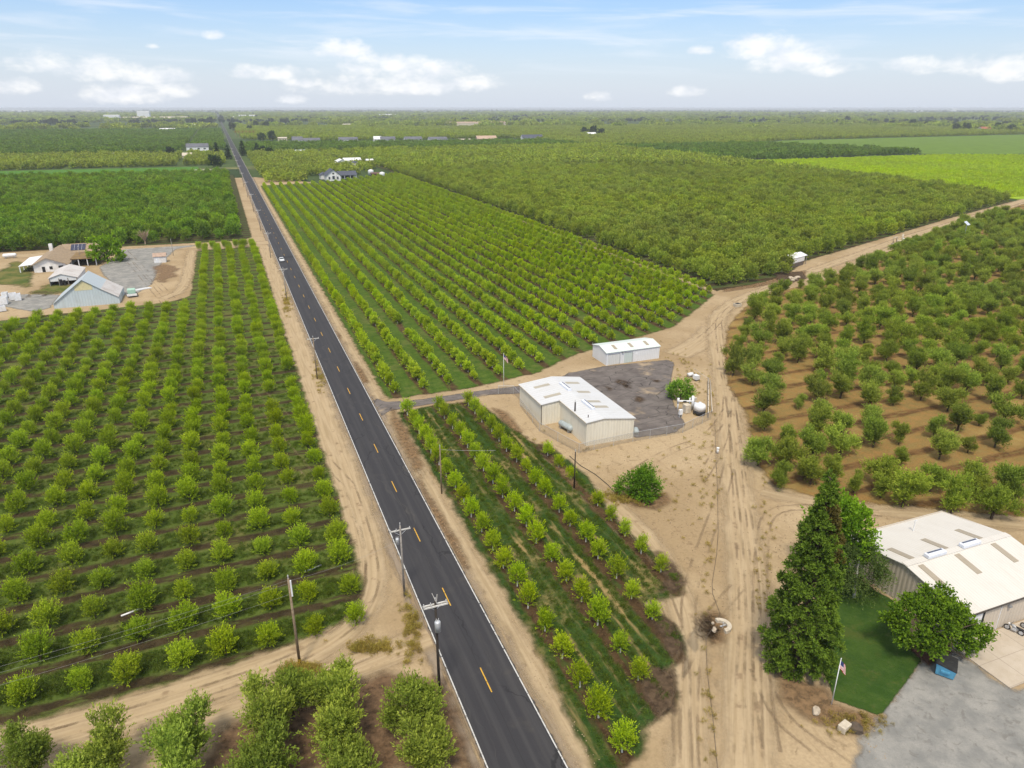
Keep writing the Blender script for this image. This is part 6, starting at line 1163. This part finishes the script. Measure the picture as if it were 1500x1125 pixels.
crate(20, 439, 2.0, 2.2, 2.2, 'white bin left of its twin in the barnyard', .3); crate(27, 440, 1.8, 2.2, 2.2, 'white bin right of its twin in the barnyard', .2); crate(4, 446, 3.0, 2.4, 2.4, 'white bin at the left edge of the barnyard', .1); crate(8, 436, 1.6, 1.8, 1.8, 'small white bin behind the one at the left edge', 0); crate(2, 456, 2.4, 2.0, 1.6, 'low white bin nearest the small trees at the left edge', .4)
x, y = G(194, 434); e = empty('spray_trailer', (x, y), .1, 'small trailer with pale green tank beside the barn', 'trailer'); MB().box(-1.4, 1.4, -1.6, 1.6, .7, 1.0).build('bed', m_dark, e); MB().box(-1.2, 1.2, -1.3, 1.3, 1.0, 2.5).build('tank_body', plain('mint_paint', (0.36, 0.55, 0.44), (0.3, 0.46, 0.38)), e, False, .2); MB().box(-1.5, 1.5, -1.9, -1.62, .5, 1.2).build('bumper', m_whitep, e)
for u in (-1.5, 1.5): MB().tube([(u - .15, 0, .5), (u + .15, 0, .5)], .5, 14).build('wheel', m_rubber, e)
x, y = G(207, 424); e = empty('plank_stack', (x, y), .5, 'white planks stacked on the ground beside the spray trailer', 'planks')
for k in range(5): MB().box(-3.4 + k * .2, 3.2 - k * .1, -.9 + k * .38, -.58 + k * .38, 0, .22 + .05 * (k % 2)).build('plank', m_whitep, e)
# blue dumpster with black lid
x, y = G(1380, 981); e = empty('dumpster', (x, y - .3), .62, 'bright blue dumpster with black sloping lid on the gravel', 'dumpster'); e.scale = (1.2, 1.2, 1.2); m_blue = plain('blue_bin_paint', (0.10, 0.33, 0.50), (0.08, 0.26, 0.40), 3, 0.5)
mb = MB(); a, b = .92, .72; mb.add([(-a, -b, .12), (a, -b, .12), (a, b, .12), (-a, b, .12), (-a - .1, -b - .1, 1.0), (a + .1, -b - .1, 1.0), (a + .1, b + .1, 1.3), (-a - .1, b + .1, 1.3)], [(3, 2, 1, 0), (0, 1, 5, 4), (1, 2, 6, 5), (2, 3, 7, 6), (3, 0, 4, 7), (4, 5, 6, 7)]); mb.build('body', m_blue, e, False, .03)
MB().slab([(-1.05, -.86, 1.06), (-.015, -.86, 1.06), (-.015, .86, 1.38), (-1.05, .86, 1.38)], .05).build('lid', m_black, e); MB().slab([(.015, -.86, 1.06), (1.05, -.86, 1.06), (1.05, .86, 1.38), (.015, .86, 1.38)], .05).build('lid', m_black, e)
for s in (-1, 1): MB().box(s * 1.0 - .1, s * 1.0 + .1, -.35, .35, .62, .8).build('lift_sleeve', m_blue, e)
for u, v in ((-.7, -.5), (.7, -.5), (-.7, .5), (.7, .5)): MB().tube([(u, v - .05, .08), (u, v + .05, .08)], .08, 10).build('caster', m_rubber, e)
# motorbike and barrel smoker by the workshop wall
def motorbike(x, y, rz, paint, label):
    e = empty('motorcycle', (x, y, 0.10), rz, label, 'motorcycle')
    for u in (-.72, .72):
        w_ = MB(); P = [(u + .31 * math.cos(k * math.pi / 10), 0, .33 + .31 * math.sin(k * math.pi / 10)) for k in range(21)]; w_.tube(P, .07, 8, 0, False); wo_ = w_.build('wheel', m_rubber, e, True)
        MB().tube([(u, -.06, .33), (u, .06, .33)], .22, 14).build('rim', m_galv, wo_)
    MB().tube([(-.5, 0, .62), (-.1, 0, .72), (.25, 0, .86), (.5, 0, .85)], [.12, .18, .2, .1], 10).build('fuel_tank', paint, e, True); MB().tube([(-.95, 0, .80), (-.5, 0, .76), (-.1, 0, .80)], [.1, .16, .12], 10).build('seat', m_black, e, True)
    MB().box(-.25, .25, -.18, .18, .28, .62).build('engine', m_galv, e, False, .05); MB().tube([(.72, .09, .33), (.45, .09, 1.0)], .04, 6).tube([(.72, -.09, .33), (.45, -.09, 1.0)], .04, 6).build('fork', m_galv, e); MB().tube([(.32, -.38, 1.08), (.45, 0, 1.02), (.32, .38, 1.08)], .025, 6).build('handlebar', m_black, e); MB().lathe([(.05, -.08), (.11, 0), (.1, .06)], (.62, 0, .9), 10).build('headlight', m_whitep, e); MB().tube([(.1, -.2, .3), (-.85, -.22, .38)], .05, 8).build('exhaust', m_galv, e)
motorbike(80.0, 41.5, 1.9, m_greym, 'silver grey motorcycle parked by the workshop wall'); motorbike(81.9, 40.9, 1.7, m_black, 'black motorcycle at the right edge by the workshop wall')
# cars on the road
def car(x, y, paint, label, rz=0.0):
    e = empty('car', (x, y, 0.05), rz, label, 'car'); side = [(-2.25, .35), (-2.2, .82), (-1.6, .95), (-1.0, 1.42), (.55, 1.45), (1.15, .98), (2.1, .85), (2.25, .6), (2.25, .35)]
    mb = MB(); n = len(side); hw = .9
    def ww(z): return hw if z < 1.0 else hw - .18
    mb.add([(-ww(z), u, z) for u, z in side] + [(ww(z), u, z) for u, z in side], [tuple(range(n))[::-1], tuple(range(n, 2 * n))] + [(i, (i + 1) % n, n + (i + 1) % n, n + i) for i in range(n)]); mb.build('body', paint, e, False, .06)
    MB().quad((-.68, .63, 1.42), (.68, .63, 1.42), (.78, 1.1, 1.05), (-.78, 1.1, 1.05)).build('windscreen', m_glass, e).location.z = .03; MB().quad((-.68, -1.05, 1.42), (-.78, -1.55, 1.02), (.78, -1.55, 1.02), (.68, -1.05, 1.42)).build('rear_window', m_glass, e).location.z = .03
    for s in (-1, 1): MB().quad((s * .88, -1.3, 1.02), (s * .88, .95, 1.02), (s * .75, .45, 1.38), (s * .75, -.9, 1.38)).build('side_window', m_glass, e).location.x = s * .02
    for u in (-1.4, 1.4):
        for s in (-1, 1): w_ = MB().tube([(s * .72, u, .32), (s * .92, u, .32)], .32, 16).build('wheel', m_rubber, e); MB().tube([(s * .925, u, .32), (s * .93, u, .32)], .2, 12).build('rim', m_galv, e).parent = w_
    for s in (-1, 1): MB().box(s * .62 - .16, s * .62 + .16, 2.2, 2.27, .62, .76).build('headlight', m_whitep, e); MB().box(s * .66 - .14, s * .66 + .14, -2.27, -2.2, .68, .82).build('taillight', m_red, e)
car(17.3, 301, plain('silver_car_paint', (0.62, 0.64, 0.66), (0.56, 0.58, 0.6), 1, .3), 'silver car driving on the road towards the viewer', math.pi)
car(21.2, 975, plain('black_car_paint', (0.02, 0.02, 0.022), (0.03, 0.03, 0.03), 1, .3), 'tiny dark car far down the road near the cypresses')
# ridge litter: plastic guards in the left field
for n, (px, py) in enumerate([(192, 898), (458, 834)]):
    x, y = G(px, py); e = empty('irrigation_riser', (x, y), .3, ['short white pipe lying in the left field grass', 'white pipe lying in grass beside the striped pole'][n], 'pipe'); MB().tube([(-1.1, 0, .12), (1.1, 0, .12)], .11, 8).build('pipe', m_whitep, e, True); MB().tube([(1.1, 0, .12), (1.25, 0, .12)], .15, 8).build('collar', m_greym, e, True)
# air
m_haze, t = newmat('summer_haze'); pv = t.n('ShaderNodeVolumePrincipled'); pv.inputs['Color'].default_value = (0.90, 0.95, 1.0, 1); pv.inputs['Density'].default_value = 0.000085
ho = t.n('ShaderNodeOutputMaterial'); t.l.new(pv.outputs[0], ho.inputs['Volume'])
hz = MB().box(-24500, 24500, -700, 26500, -1.5, 59.5).build('haze', m_haze); tag(hz, kind='stuff')
